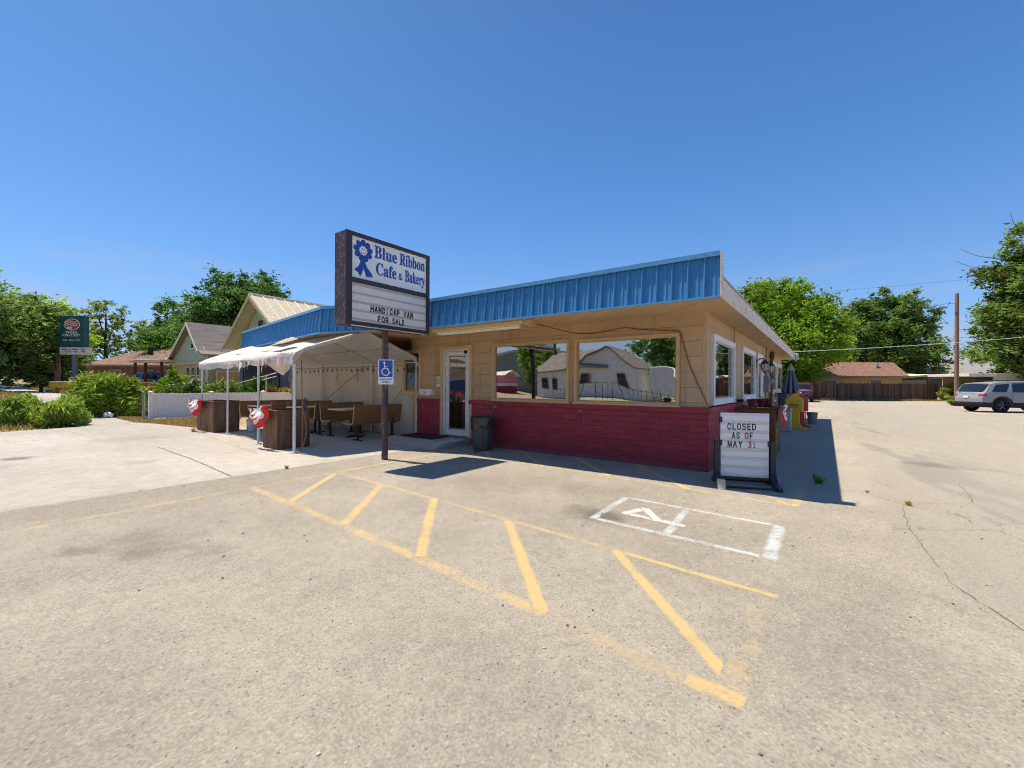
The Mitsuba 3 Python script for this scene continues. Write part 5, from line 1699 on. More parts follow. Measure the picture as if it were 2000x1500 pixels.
def win3(parent, mk, a0, a1, z0, z1, col, glass=(.02, .025, .03), fr=.08, bars=0, name='window'):
    w = numbered(f'{parent}__{name}')
    o = sbox(a0, z0, a1, z1).difference(sbox(a0 + fr, z0 + fr, a1 - fr, z1 - fr))
    m = ext(o, .05)
    v = np.array(m.vertices)
    put('frame', trimesh.Trimesh(mk(v[:, 0], v[:, 2] + .045, v[:, 1]), m.faces, process=False), 'vc_matte', w, color=col)
    m = ext(sbox(a0 + fr * .9, z0 + fr * .9, a1 - fr * .9, z1 - fr * .9), .02)
    v = np.array(m.vertices)
    put('pane', trimesh.Trimesh(mk(v[:, 0], v[:, 2] + .05, v[:, 1]), m.faces, process=False), 'vc_gloss', w, color=glass)
    if bars:
        zz = (z0 + z1) / 2
        m = ext(sbox(a0 + fr, zz - .03, a1 - fr, zz + .03), .03)
        v = np.array(m.vertices)
        put('meeting_rail', trimesh.Trimesh(mk(v[:, 0], v[:, 2] + .0701, v[:, 1]), m.faces, process=False), 'vc_matte', w, color=col)
    return w


def frame3(ox, oy, rz, base=0.0):
    c, s = math.cos(rz), math.sin(rz)
    # a along the front, out towards the viewer of the front (-local y), z up
    return lambda a, out, z: np.stack([ox + np.asarray(a) * c + np.asarray(out) * s, oy + np.asarray(a) * s - np.asarray(out) * c, base + np.asarray(z)], 1)


def L2W(ox, oy, rz, base=0.0):
    c, s = math.cos(rz), math.sin(rz)
    return lambda x, y, z: (ox + x * c - y * s, oy + x * s + y * c, base + z)


# mint house with grey shingle roof
b0 = float(gz(-36, 4))
t = thing('house', 'mint green gabled house with a grey shingle roof, left of the tent', 'house')
mkf = frame3(0, 4.0, 0)
MINT = (.42, .50, .38)
lap_wall(Polygon([(-40.9, 3.02), (-33.7, 3.02), (-33.7, 3.5), (-36.4, 5.62), (-40.9, 3.3)]), .19, .022, mkf, 'gable_wall', t, color=MINT)
lap_wall(Polygon([(-40.9, b0), (-33.7, b0), (-33.7, 2.85), (-40.9, 2.85)]), .19, .022, mkf, 'front_wall', t, color=(.42, .34, .20))
put('frieze_board', bx(-41.0, -33.6, 3.90, 3.999, 2.84, 3.03), 'vc_matte', t, color=(.52, .44, .30))
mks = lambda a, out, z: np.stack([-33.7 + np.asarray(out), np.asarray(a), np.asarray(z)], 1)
lap_wall(Polygon([(4.03, b0 - .4), (17, b0 - .4), (17, 3.55), (4.03, 3.55)]), .17, .02, mks, 'side_wall', t, color=(.30, .28, .165))  # shade of this side is put into its colour, olive beside the mint gable
put('corner_post', bx(-33.75, -33.64, 3.93, 4.05, .2, 3.55), 'vc_matte', t, color=(.55, .52, .40))
put('wall_core', bx(-40.8, -33.72, 4.06, 16.9, b0 - .4, 3.2), 'vc_matte', t, color=(.3, .3, .2))
slab([(-36.4, 3.55, 5.92), (-36.4, 17.5, 5.92), (-34.05, 17.5, 3.72), (-34.05, 3.55, 3.72)], .1, 'grey_shingle', 'roof', t)
slab([(-34.06, 3.56, 3.74), (-34.06, 17.5, 3.74), (-33.3, 17.5, 3.45), (-33.3, 3.56, 3.45)], .08, 'grey_shingle', 'roof', t)
slab([(-36.41, 3.55, 5.92), (-36.41, 17.5, 5.92), (-40.0, 17.5, 3.75), (-40.0, 3.55, 3.75)], .1, 'grey_shingle', 'roof', t)
slab([(-39.99, 3.56, 3.77), (-39.99, 17.5, 3.77), (-41.6, 17.5, 3.12), (-41.6, 3.56, 3.12)], .08, 'grey_shingle', 'roof', t)
for pts in (((-36.4, 5.90), (-34.05, 3.70)), ((-36.4, 5.90), (-40.0, 3.73)), ((-40.0, 3.73), (-41.6, 3.10))):
    (xa, za), (xb, zb) = pts
    put('rake_board', ext_y(Polygon([(xa, za - .02), (xb, zb - .02), (xb, zb - .24), (xa, za - .26)]), 3.50, 3.549), 'vc_matte', t, color=(.56, .60, .46))
win3(t, mkf, -36.75, -35.95, 3.95, 4.85, (.62, .66, .58), bars=1)
for a0, a1 in ((-37.6, -36.75), (-36.6, -35.75), (-35.5, -34.75), (-34.65, -34.0)):
    win3(t, mkf, a0, a1, 1.3, 2.65, (.60, .50, .30), bars=1)
roofk = t + '__roof'
put('vent', lathe([(0, 0), (.16, 0), (.16, .25), (.25, .28), (.1, .42), (0, .42)], 10, (-35.3, 6.2, 4.82)), 'vc_matte', roofk, color=(.05, .05, .05))
# its flat porch roof and posts
t = thing('carport', 'flat white carport roof on brown posts beside the mint house', 'carport')
put('roof', moved(bx(0, 4.6, -.3, 3.6, 2.55, 2.75, .02), (-44.9, 2.4, .55), .2), 'vc_matte', t, color=(.66, .62, .58))
for a, b in ((.3, 0), (1.2, .3), (4.2, 0), (.3, 3.3), (4.2, 3.3)):
    put('post', moved(bx(a - .08, a + .08, b - .08, b + .08, 0, 2.549), (-44.9, 2.4, .55), .2), 'vc_matte', t, color=(.13, .055, .035))

# second gabled house with cream metal roof
t = thing('house', 'pale green gabled house with a cream ribbed metal roof, behind the tent', 'house')
PALE = (.40, .46, .27)
hx0, hx1, rx, hr, he = -28.4, -21.9, -25.2, 6.55, 3.95
lap_wall(Polygon([(hx0 + .2, 2.9), (hx1 - .2, 2.9), (hx1 - .2, he + .1), (rx, hr - .35), (hx0 + .2, he + .1)]), .17, .022, mkf, 'gable_wall', t, color=PALE)
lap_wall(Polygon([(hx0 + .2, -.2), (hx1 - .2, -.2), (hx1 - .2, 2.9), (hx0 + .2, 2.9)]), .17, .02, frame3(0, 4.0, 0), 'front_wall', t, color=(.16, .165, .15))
put('wall_core', bx(hx0 + .22, hx1 - .22, 4.05, 15.9, -.2, 3.9), 'vc_matte', t, color=(.26, .26, .17))
for (xa, za), (xb, zb) in (((rx, hr), (hx0 - .7, he - .3)), ((rx, hr), (hx1 + .7, he - .3))):
    L_r = math.hypot(xb - xa, zb - za)
    sd = slab([(xa, 3.3, za), (xa, 16.4, za), (xb, 16.4, zb), (xb, 3.3, zb)], .09, 'vc_matte', 'roof', t, color=(.53, .49, .38))
    for k in range(21):
        yy = 3.4 + k * .62
        put('roof_rib', trimesh.util.concatenate([tube([(xa, yy, za + .015), (xb, yy, zb + .015)], .045, 4)]), 'vc_satin', sd, color=(.66, .60, .44))
    put('rake_board', ext_y(Polygon([(xa, za - .03), (xb, zb - .03), (xb, zb - .26), (xa, za - .28)]), 3.24, 3.299), 'vc_matte', t, color=(.42, .40, .24))
put('ridge_cap', tube([(rx, 3.28, hr + .03), (rx, 16.4, hr + .03)], .07, 6), 'vc_satin', t, color=(.62, .56, .42))
win3(t, mkf, -25.6, -24.8, 4.3, 5.2, (.45, .42, .22))
for a0, a1, g in ((-27.6, -26.4, (.03, .035, .045)), (-26.2, -25.1, (.035, .04, .05)), (-23.9, -22.9, (.04, .04, .05))):
    win3(t, mkf, a0, a1, 1.2, 2.75, (.05, .06, .05), g)
put('front_door', bx(-24.9, -24.1, 3.93, 3.974, .3, 2.4, .005), 'vc_matte', t, color=(.12, .04, .03))
put('porch_deck', bx(-27.5, -23.3, 2.8, 3.9, .3, .5), 'vc_matte', t, color=(.3, .2, .11))
t = thing('handrail', 'pair of thin white handrails rising to the porch behind the bushes', 'handrail')
for dz in (0, .16):
    put('rail', tube([(-23.2, 2.0, 1.42 - dz), (-19.5, 2.2, 1.92 - dz)], .022, 6), 'vc_satin', t, smooth=True, color=(.66, .65, .62))
for x, z in ((-22.9, 1.44), (-20.2, 1.8)):
    put('post', cyl(x, 2.05, 0, z, .022, 6), 'vc_satin', t, color=(.6, .6, .58))
t = thing('plywood_sheet', 'tan plywood sheet with a pale edge leaning on the olive house wall', 'board')
put('sheet', ext_x(sbox(4.6, .3, 6.4, 2.25), -33.6, -33.57), 'vc_matte', t, color=(.40, .27, .12))
put('edge', ext_x(sbox(4.5, .3, 6.5, 2.33).difference(sbox(4.6, .2, 6.4, 2.25)), -33.61, -33.56), 'vc_matte', t, color=(.58, .46, .24))


# hipped houses
def hip_house(name, label, ox, oy, rz, L, D, eave, ridge, ins, wall, roof_m, base=0.0, over=.45, cat='house', fascia=(.4, .33, .25), lap=None):
    t = thing(name, label, cat)
    W_ = L2W(ox, oy, rz, base)
    if lap:
        lap_wall(sbox(0, 0, L, eave), lap, .02, frame3(ox, oy, rz, base), 'front_wall', t, color=wall)
    put('wall', moved(bx(0, L, .03, D, 0, eave - .02), (ox, oy, base), rz), 'vc_matte', t, color=wall)
    a, b, c_, d_ = W_(-over, -over, eave), W_(L + over, -over, eave), W_(L + over, D + over, eave), W_(-over, D + over, eave)
    r0, r1 = W_(ins[0], D / 2, ridge), W_(L - ins[1], D / 2, ridge)
    for p in ((a, b, r1, r0), (c_, d_, r0, r1), (b, c_, r1, r1), (d_, a, r0, r0)):
        slab(p, .12, roof_m, 'roof', t)
    put('eave_board', moved(bx(-over - .02, L + over + .02, -over - .03, -over - .001, eave - .17, eave - .005), (ox, oy, base), rz), 'vc_matte', t, color=fascia)
    return t, frame3(ox, oy, rz, base), W_


rzR = math.atan2(6.9, 9.3)
t, mk, W_ = hip_house('house', 'low tan house with a reddish brown roof behind the wooden fence', -6.6, 51.1, rzR, 19.3, 5.4, 2.72, 4.55, (2, -1.4), (.50, .33, .155), 'red_shingle', over=.5, lap=.3, fascia=(.28, .2, .16))
win3(t, mk, 9.6, 11.4, 1.2, 2.25, (.60, .55, .5), (.12, .14, .15), bars=0)
win3(t, mk, 15.4, 16.9, 1.2, 2.3, (.56, .52, .48), (.10, .13, .13), bars=1)
for a, z, h_, r_, c in ((10.4, 4.0, .55, .06, (.45, .4, .36)), (11.2, 4.25, 1.4, .05, (.5, .47, .44)), (12.7, 4.3, .16, .16, (.05, .04, .04)), (8.9, 4.75, .14, .2, (.05, .04, .04)), (15.2, 4.75, .14, .2, (.05, .04, .04)), (14, 3.9, .3, .05, (.5, .45, .4))):
    p = W_(a, 2.2 + (z - 4.1), z - .2)
    put('roof_vent', cyl(p[0], p[1], p[2] - .2, p[2] + h_, r_, 10), 'vc_matte', t, color=c)
p = W_(17.6, 1.6, 3.9)
t = thing('satellite_dish', 'pale satellite dish on the right end of the brown roof', 'satellite dish')
dm = lathe([(0, 0), (.2, .03), (.38, .10), (.4, .12), (.38, .13), (.2, .06), (0, .03)], 18)
v = np.array(dm.vertices)
v = np.stack([v[:, 0], -v[:, 2], v[:, 1]], 1)
put('dish', moved(trimesh.Trimesh(v, dm.faces, process=False), (p[0], p[1], p[2] + .2), rzR + .5), 'vc_matte', t, smooth=30, color=(.62, .58, .55))
put('mast', cyl(p[0], p[1] + .1, p[2] - .5, p[2] + .2, .04, 8), 'vc_metal', t, color=(.4, .4, .4))
put('feed_arm', tube([(p[0], p[1], p[2] - .1), (p[0] + .35, p[1] - .5, p[2] - .05)], .025, 6), 'vc_metal', t, color=(.4, .4, .4))

t = thing('shed', 'lean-to shed with a sloping pale roof edge behind the wooden fence', 'shed')
W_ = L2W(7.3, 63.9, rzR)
put('wall', moved(bx(.2, 5.9, .3, 4, 0, 2.3), (7.3, 63.9, 0), rzR), 'vc_matte', t, color=(.26, .21, .17))
slab([W_(-.2, -.2, 2.55), W_(6.2, -.2, 3.02), W_(6.2, 4.5, 3.25), W_(-.2, 4.5, 2.8)], .22, 'vc_matte', 'roof', t, color=(.58, .47, .33))
put('corner_board', moved(bx(5.91, 6.02, .2, .31, 0, 2.7), (7.3, 63.9, 0), rzR), 'vc_matte', t, color=(.20, .09, .05))
t = thing('house', 'dark walled house with a light grey roof left of the utility pole', 'house')
ox, oy = 13.3, 80.6
W_ = L2W(ox, oy, rzR)
put('wall', moved(bx(0, 14, 0, 8, 0, 2.75), (ox, oy, 0), rzR), 'vc_matte', t, color=(.16, .12, .11))
slab([W_(-.7, -.6, 2.75), W_(14.6, -.6, 2.75), W_(14.6, 4, 5.3), W_(-.7, 4, 5.3)], .15, 'vc_matte', 'roof', t, color=(.27, .26, .255))
slab([W_(-.7, 8.6, 2.75), W_(14.6, 8.6, 2.75), W_(14.6, 4.01, 5.3), W_(-.7, 4.01, 5.3)], .15, 'vc_matte', 'roof', t, color=(.27, .26, .255))
put('gable', ext_x(Polygon([(0.2, 2.76), (7.8, 2.76), (4, 5.0)]), -.05, .05).apply_transform(trimesh.transformations.rotation_matrix(rzR, [0, 0, 1])).apply_translation([ox, oy, 0]), 'vc_matte', t, color=(.33, .18, .10))
win3(t, frame3(ox, oy, rzR), 4.3, 6.3, 1.2, 2.4, (.5, .47, .45), (.03, .03, .035), fr=.2)
t = thing('far_building', 'long building with a pale green roof beyond the grey roofed house', 'building')
W_ = L2W(14.5, 96.5, rzR)
put('wall', moved(bx(0, 22, 0, 9, 0, 4.4), (14.5, 96.5, 0), rzR), 'vc_matte', t, color=(.45, .5, .45))
slab([W_(-.5, -.5, 4.5), W_(22.5, -.5, 4.5), W_(22.5, 4.5, 5.85), W_(-.5, 4.5, 5.85)], .15, 'vc_matte', 'roof', t, color=(.22, .40, .29))
t = thing('far_building', 'flat white building at the horizon left of the green roof', 'building')
put('wall', moved(bx(-2, 3.4, 0, 6, 0, 6.2), (16.6, 109.3, 0), rzR), 'vc_matte', t, color=(.72, .72, .72))
put('parapet', moved(bx(-2.1, 3.5, -.1, 6.1, 6.201, 6.45), (16.6, 109.3, 0), rzR), 'vc_matte', t, color=(.76, .76, .76))
t = thing('carport', 'cream flat roofed carport on white posts behind the silver car', 'carport')
W_ = L2W(12.3, 50.1, rzR)
put('roof', moved(bx(0, 9, 0, 4, 2.45, 2.72, .01), (12.3, 50.1, 0), rzR), 'vc_matte', t, color=(.70, .66, .58))
put('fascia', moved(bx(2.4, 5.2, -.06, -.001, 2.0, 2.76, .005), (12.3, 50.1, 0), rzR), 'vc_matte', t, color=(.60, .52, .36))
put('back_wall', moved(bx(1.5, 9, 3.9, 3.99, 0, 2.449), (12.3, 50.1, 0), rzR), 'vc_matte', t, color=(.42, .33, .2))
for a in (2.6, 4.2, 5.8, 8):
    put('post', moved(bx(a - .08, a + .08, .1, .26, 0, 2.449), (12.3, 50.1, 0), rzR), 'vc_matte', t, color=(.68, .66, .6))

# brick house far left
rzL = math.atan2(.59, .81)
bz = .72
t, mk, W_ = hip_house('house', 'brown brick house with a brown hip roof beyond the yellow barrier', -56.5, 1.6, rzL, 7.6, 9, 2.45, 4.6, (2.6, -2.5), (.235, .13, .10), 'brown_shingle', bz, fascia=(.33, .24, .19))
for a0, a1 in ((2.0, 3.2), (5.4, 6.3)):
    win3(t, mk, a0, a1, .55, 2.0, (.45, .42, .4), (.10, .12, .11), bars=1)
for a, y_, c in ((3.9, 2.4, (.05, .04, .04)), (7.6, 3.0, (.05, .04, .04))):
    p = W_(a, y_, 3.35)
    put('chimney_pipe', cyl(p[0], p[1], p[2] - .3, p[2] + 1.0, .22, 10), 'vc_matte', t, color=c)
for a, y_ in ((2.2, 3.8), (6.2, 3.6)):
    p = W_(a, y_, 4.1)
    put('roof_vent', cyl(p[0], p[1], p[2] - .1, p[2] + .28, .14, 8), 'vc_matte', t, color=(.6, .55, .5))
t = thing('shop_building', 'low white and dark shopfront seen under the left pine', 'building')
put('wall', moved(bx(0, 16, 0, 6, 0, 3.2), (-104, -4, 1.9), rzL), 'vc_matte', t, color=(.20, .15, .13))
put('window_band', moved(bx(6, 15, -.05, -.001, 1.0, 2.3), (-104, -4, 1.9), rzL), 'vc_gloss', t, color=(.05, .06, .07))
put('base_panel', moved(bx(5, 16, -.06, -.001, 0, .98), (-104, -4, 1.9), rzL), 'vc_matte', t, color=(.45, .44, .42))
for a in (1.0, 8.0, 15):
    put('column', moved(bx(a, a + .5, -.6, -.1, 0, 3.19), (-104, -4, 1.9), rzL), 'vc_matte', t, color=(.6, .58, .56))

# pizza sign, barriers, feather flag
t = thing('shop_sign', 'tall green sign with a round red emblem and white lettering on a grey post', 'sign')
sx, sy = -41.05, -1.58
mks_ = frame3(sx, sy, math.atan2(.97, 1.32))
rzS = math.atan2(.97, 1.32)
put('pole', cyl(sx, sy, .5, 6.0, .15, 12), 'vc_satin', t, smooth=30, color=(.13, .15, .19))
pn = put('sign_panel', moved(bx(-.84, .84, -.2, .2, 3.92, 6.10, .02), (sx, sy, 0), rzS), 'vc_satin', t, color=(.012, .085, .075))


def s3(shape, out, h=.012):
    m = ext(shape, h)
    v = np.array(m.vertices)
    return trimesh.Trimesh(mks_(v[:, 0], v[:, 2] + out, v[:, 1]), m.faces, process=False)


cir = lambda x, z, a, b: affinity.translate(affinity.scale(Point(0, 0).buffer(1, 24), a, b), x, z)
put('emblem', s3(cir(.02, 5.47, .56, .41), .202), 'vc_matte', pn, color=(.70, .68, .62), label='round red and white emblem')
put('emblem_field', s3(cir(.02, 5.47, .50, .36), .215), 'vc_matte', pn, color=(.42, .07, .06))
sw_ = [LineString([(-.40, 5.5 + d), (-.1, 5.62 + d), (.2, 5.5 + d), (.45, 5.56 + d)]).buffer(.028) for d in (-.02, -.13, .11)] + [cir(-.12, 5.24, .2, .10)]
put('emblem_strokes', s3(unary_union(sw_).intersection(cir(.02, 5.47, .5, .36)), .228), 'vc_matte', pn, color=(.70, .66, .58))
for word, a, b, z0, z1 in (('PIZZA', -.40, .40, 4.86, 5.0), ('FACTORY', -.62, .62, 4.68, 4.82), ('208-398-7777', -.62, .62, 4.33, 4.43)):
    put('lettering', s3(fit(text_poly(word, .2, stroke=3), a, b, z0, z1), .202), 'vc_matte', pn, color=(.72, .72, .68))
put('lettering_rule', s3(sbox(-.5, 4.60, .5, 4.615), .202), 'vc_matte', pn, color=(.5, .55, .5))
rb_ = put('reader_board', moved(bx(-.9, 1.1, -.16, .16, 3.36, 3.9, .02), (sx, sy, 0), rzS), 'vc_satin', t, color=(.70, .68, .64))
rr2 = np.random.default_rng(5)
mbk = MB()
for z, x0_, x1_, c in ((3.74, -.75, -.4, (.1, .1, .1)), (3.74, -.25, -.15, (.4, .2, .05)), (3.74, .0, .4, (.2, .13, .05)), (3.74, .62, .85, (.45, .08, .06)), (3.58, -.5, -.15, (.5, .35, .1)), (3.58, .1, .36, (.25, .15, .05)), (3.58, .62, .85, (.45, .08, .06))):
    x = x0_
    while x < x1_:
        mbk.add(s3(sbox(x, z - .05, x + .045, z + .05), .162, .006), c)
        x += .06 + .02 * rr2.random()
put('board_letters', mbk, 'vc_matte', rb_, color=True)
for k, (a, b, c, lab) in enumerate((((-39.4, -2.9), (-36.2, -.5), (.56, .36, .06), 'yellow painted timber barrier below the pizza sign'), ((-33.9, -.2), (-32.0, 1.2), (.27, .15, .05), 'rust brown timber barrier in front of the blue car'))):
    t = thing('barrier', lab, 'barrier')
    a, b = np.array(a), np.array(b)
    rz_ = math.atan2(*(b - a)[::-1])
    Lb = np.linalg.norm(b - a)
    zb = float(gz(a[0], a[1]))
    put('rail', moved(bx(0, Lb, -.15, .15, .36, .78, .03), (a[0], a[1], zb), rz_), 'vc_matte', t, color=c)
    for x in (.2, Lb - .4):
        put('support', moved(bx(x, x + .25, -.12, .12, -.05, .359), (a[0], a[1], zb), rz_), 'vc_matte', t, color=[q_ * .7 for q_ in c])
t = thing('feather_flag', 'faded red feather banner standing at the sidewalk edge', 'flag')
fm = frame3(-42.0, -2.3, .63, .7)
fpoly = Polygon([(.0, .2), (-.16, .8), (-.16, 1.6), (-.05, 2.3), (.12, 2.55), (.2, 2.4), (.24, 1.4), (.16, .5)])
m = ext(fpoly, .02)
v = np.array(m.vertices)
put('banner', trimesh.Trimesh(fm(v[:, 0], v[:, 2] + .05 * np.sin(v[:, 1] * 4), v[:, 1]), m.faces, process=False), 'vc_matte', t, color=(.42, .14, .13))
put('mast', tube(fm(np.array([.14, .2, .25, .2, .1]), np.full(5, .03), np.array([-.1, .8, 1.6, 2.4, 2.6])), .018, 6), 'vc_matte', t, color=(.3, .3, .3))
put('ground_weight', lathe([(0, 0), (.22, 0), (.24, .12), (.05, .16), (0, .16)], 14, (-41.6, -2.5, .72)), 'vc_matte', t, color=(.3, .3, .36))

# ================================================================ vehicles
def car(name, label, loc, rz, paint, kind='suv', cat='car', clad=(.03, .03, .033), lamp=(.45, .02, .03), base=0.0, plate=True):
    """Local frame: +x forward, z up, origin on the ground under the middle."""
    t = thing(name, label, cat)
    M = P((loc[0], loc[1], base), rz)
    if kind == 'suv':
        prof = [(-2.48, .48), (-2.50, .78), (-2.44, 1.02), (-2.40, 1.10), (-2.02, 1.60), (-1.84, 1.675), (-1.2, 1.735), (0, 1.765), (.55, 1.72), (1.35, 1.14), (1.5, 1.08), (2.25, 1.0), (2.44, .86), (2.50, .6), (2.46, .36), (2.2, .27), (-2.2, .30)]
        sidew = [[(-2.02, 1.17), (-1.72, 1.57), (-1.05, 1.61), (-1.3, 1.15)], [(-1.02, 1.14), (-.92, 1.64), (-.02, 1.66), (-.02, 1.13)], [(.06, 1.13), (.06, 1.66), (.46, 1.63), (1.1, 1.13)]]
        W2, belt, lean, rw, ax = .985, 1.08, .20, .385, 1.5
        rear_glass = sbox(-.80, 1.15, .80, 1.63)
        lamp_z, plate_z = (.92, 1.03), (.80, .92)
    else:
        prof = [(-1.95, .45), (-1.98, .9), (-1.96, 1.08), (-1.94, 1.16), (-.55, 1.16), (-.42, 1.2), (-.34, 1.78), (-.1, 1.85), (.65, 1.85), (.85, 1.8), (1.5, 1.22), (2.5, 1.12), (2.62, .95), (2.66, .6), (2.5, .4), (-1.7, .42)]
        prof = [(x - .35, z) for x, z in prof]
        sidew = [[(-.63, 1.24), (-.58, 1.72), (.1, 1.75), (.1, 1.22)], [(.17, 1.22), (.17, 1.75), (.48, 1.72), (.98, 1.22)]]
        W2, belt, lean, rw, ax = .98, 1.12, .18, .40, 1.65
        rear_glass = sbox(-.7, 1.28, .7, 1.7)
        lamp_z, plate_z = (.72, 1.05), (.56, .68)

    def body(grow, wgrow, clip=None):
        pg = Polygon(prof).buffer(-.06).buffer(.06 + grow, 6)
        if clip is not None:
            pg = pg.intersection(clip)
        pg = polys(pg)[0]
        cs = m3.CrossSection([np.array(pg.exterior.coords)[:-1][::-1] if not pg.exterior.is_ccw else np.array(pg.exterior.coords)[:-1]])
        mm = cs.extrude(2 * (W2 + wgrow)).rotate([90, 0, 0]).translate([0, W2 + wgrow, 0]).refine_to_length(.16)

        def warp(v):
            v = np.array(v, float)
            x, y, z = v[:, 0], v[:, 1], v[:, 2]
            s = 1 - lean / W2 * np.clip((z - belt) / (1.77 - belt), 0, 1.1)
            s *= 1 - .07 * np.clip((.62 - z) / .4, 0, 1) ** 2
            s *= 1 - .13 * np.clip((np.abs(x) - 1.75) / .75, 0, 1) ** 2
            s *= 1 - .012 * np.cos((z - .8) * 6) * (z < belt)
            x = x - np.sign(x) * .10 * (np.abs(y) / W2) ** 4 * np.clip((np.abs(x) - 1.9) / .5, 0, 1)
            z = z - .03 * (np.abs(y) / W2) ** 2 * (z > 1.6)
            return np.stack([x, y * s, z], 1)
        return mm.warp_batch(warp) if hasattr(mm, 'warp_batch') else mm.warp(lambda p: tuple(warp(np.array([p]))[0]))

    cylm = lambda x, r: m3.Manifold.cylinder(3, r, r, 28).rotate([90, 0, 0]).translate([x, 1.5, rw])
    B = body(0, 0)
    for s in (-1, 1):
        B = B - cylm(s * ax, rw + .07)

    def cput(nm, m, bs, col, smooth=35, parent=t):
        if hasattr(m, 'to_mesh') and m.is_empty():
            return None
        key = put(nm, m, bs, parent, smooth=smooth, color=col)
        scene[key]['to_world'] = M
        return key

    cput('body', B, 'vc_paint', paint)
    # lower cladding, arches
    lower = body(.012, .012) ^ m3.Manifold.cube([6, 3, .36], False).translate([-3, -1.5, .2])
    for s in (-1, 1):
        lower = lower - cylm(s * ax, rw + .07)
    cput('lower_cladding', lower, 'vc_matte', clad)
    ring = (cylm(ax, rw + .15) + cylm(-ax, rw + .15)) - cylm(ax, rw + .072) - cylm(-ax, rw + .072)
    cput('wheel_arch', (body(.0, .020) ^ ring) - m3.Manifold.cube([6, 1.7, 3], False).translate([-3, -.85, 0]), 'vc_matte', clad)
    for i, w in enumerate(sidew):
        cs = m3.CrossSection([np.array(Polygon(w).buffer(-.03).buffer(.03).exterior.coords)[:-1][::-1]])
        pr_ = cs.extrude(4).rotate([90, 0, 0]).translate([0, 2, 0])
        g = body(.006, .008) ^ pr_
        for y0 in (.45, -2.45):
            cput('side_window', g ^ m3.Manifold.cube([6, 2, 4], False).translate([-3, y0, 0]), 'dark_glass', None)
    half = m3.Manifold.cube([2.2 if kind == 'suv' else 1.0, 3, 3], False).translate([-3.0 if kind == 'suv' else -1.4, -1.5, 0])
    rgp = m3.CrossSection([np.array(rear_glass.buffer(-.08).buffer(.08).exterior.coords)[:-1][::-1]]).extrude(6).rotate([90, 0, 90]).translate([-3, 0, 0])
    g = body(.008, .004) ^ rgp ^ half
    if kind == 'suv':
        g = g - m3.Manifold.cube([4, 3, 4], False).translate([-1.95, -1.5, 0])
    cput('rear_window', g, 'dark_glass', None)
    rear = m3.Manifold.cube([.65, 3, 3], False).translate([-2.75, -1.5, 0])
    for s in (-1, 1):
        lz = m3.Manifold.cube([1.5, .36, lamp_z[1] - lamp_z[0]], False).translate([-3, .66 if s > 0 else -1.02, lamp_z[0]])
        cput('tail_lamp', (body(.012, .012) ^ lz) - m3.Manifold.cube([1, 3, 3], False).translate([-2.2, -1.5, 0]), 'vc_gloss', lamp)
    for sx in (.02, -1.05, 1.12) if kind == 'suv' else (.14,):
        g = body(.005, .007) ^ m3.Manifold.cube([.014, 4, .62], False).translate([sx, -2, .52])
        for y0 in (.5, -2.5):
            cput('door_seam', g ^ m3.Manifold.cube([6, 2, 4], False).translate([-3, y0, 0]), 'vc_matte', (.05, .05, .055))
    for sx in (-.82, .25) if kind == 'suv' else (.3,):
        for sy in (-1, 1):
            cput('door_handle', bx(sx, sx + .2, sy * (W2 - .012), sy * (W2 + .022), .98, 1.01, .008), 'vc_metal', (.35, .36, .38))
    lt = body(.010, -.02) ^ m3.Manifold.cube([.7, 1.5, .055], False).translate([-2.9, -.75, 1.055])
    if kind == 'suv':
        cput('tailgate_trim', lt - m3.Manifold.cube([1, 3, 3], False).translate([-2.36, -1.5, 0]), 'vc_metal', (.6, .6, .62))
        cput('bumper', (body(.03, .015) ^ m3.Manifold.cube([.5, 3, .16], False).translate([-2.8, -1.5, .42])), 'vc_matte', clad)
        for s in (-.62, .62):
            cput('roof_rail', tube([(-1.7, s, 1.77), (-1.6, s, 1.81), (.1, s, 1.82), (.3, s, 1.76)], .02, 6), 'vc_matte', (.04, .04, .04))
    if plate:
        cput('number_plate', bx(-2.53 if kind == 'suv' else -2.36, -2.45 if kind == 'suv' else -2.3, -.16, .16, *plate_z), 'vc_matte', (.66, .66, .68), smooth=False)
    for sx in (-1, 1):
        for sy in (-1, 1):
            w = numbered(f'{t}__wheel')
            y0 = sy * (W2 - .13)
            tyre = lathe([(.24, -.11), (rw - .03, -.12), (rw, -.09), (rw, .09), (rw - .03, .12), (.24, .11)], 28)
            v = np.array(tyre.vertices)
            tyre = trimesh.Trimesh(np.stack([v[:, 0] + sx * ax, v[:, 2] + y0, v[:, 1] + rw], 1), tyre.faces, process=False)
            cput('tyre', tyre, 'vc_matte', (.018, .018, .018), 40, w)
            rim = MB()
            for k in range(5):
                a = k * 2 * math.pi / 5 + .3
                rim.add(tube([(sx * ax + .05 * math.cos(a), y0 + sy * .075, rw + .05 * math.sin(a)), (sx * ax + .235 * math.cos(a), y0 + sy * .09, rw + .235 * math.sin(a))], [.05, .035], 5))
            dsk = lathe([(0, 0), (.238, 0), (.238, .02), (0, .02)], 20)
            v = np.array(dsk.vertices)
            rim.add(trimesh.Trimesh(np.stack([v[:, 0] + sx * ax, v[:, 2] + y0 - .01, v[:, 1] + rw], 1), dsk.faces))
            cput('rim', rim, 'vc_metal', (.14, .14, .15), 30, w)
    return t


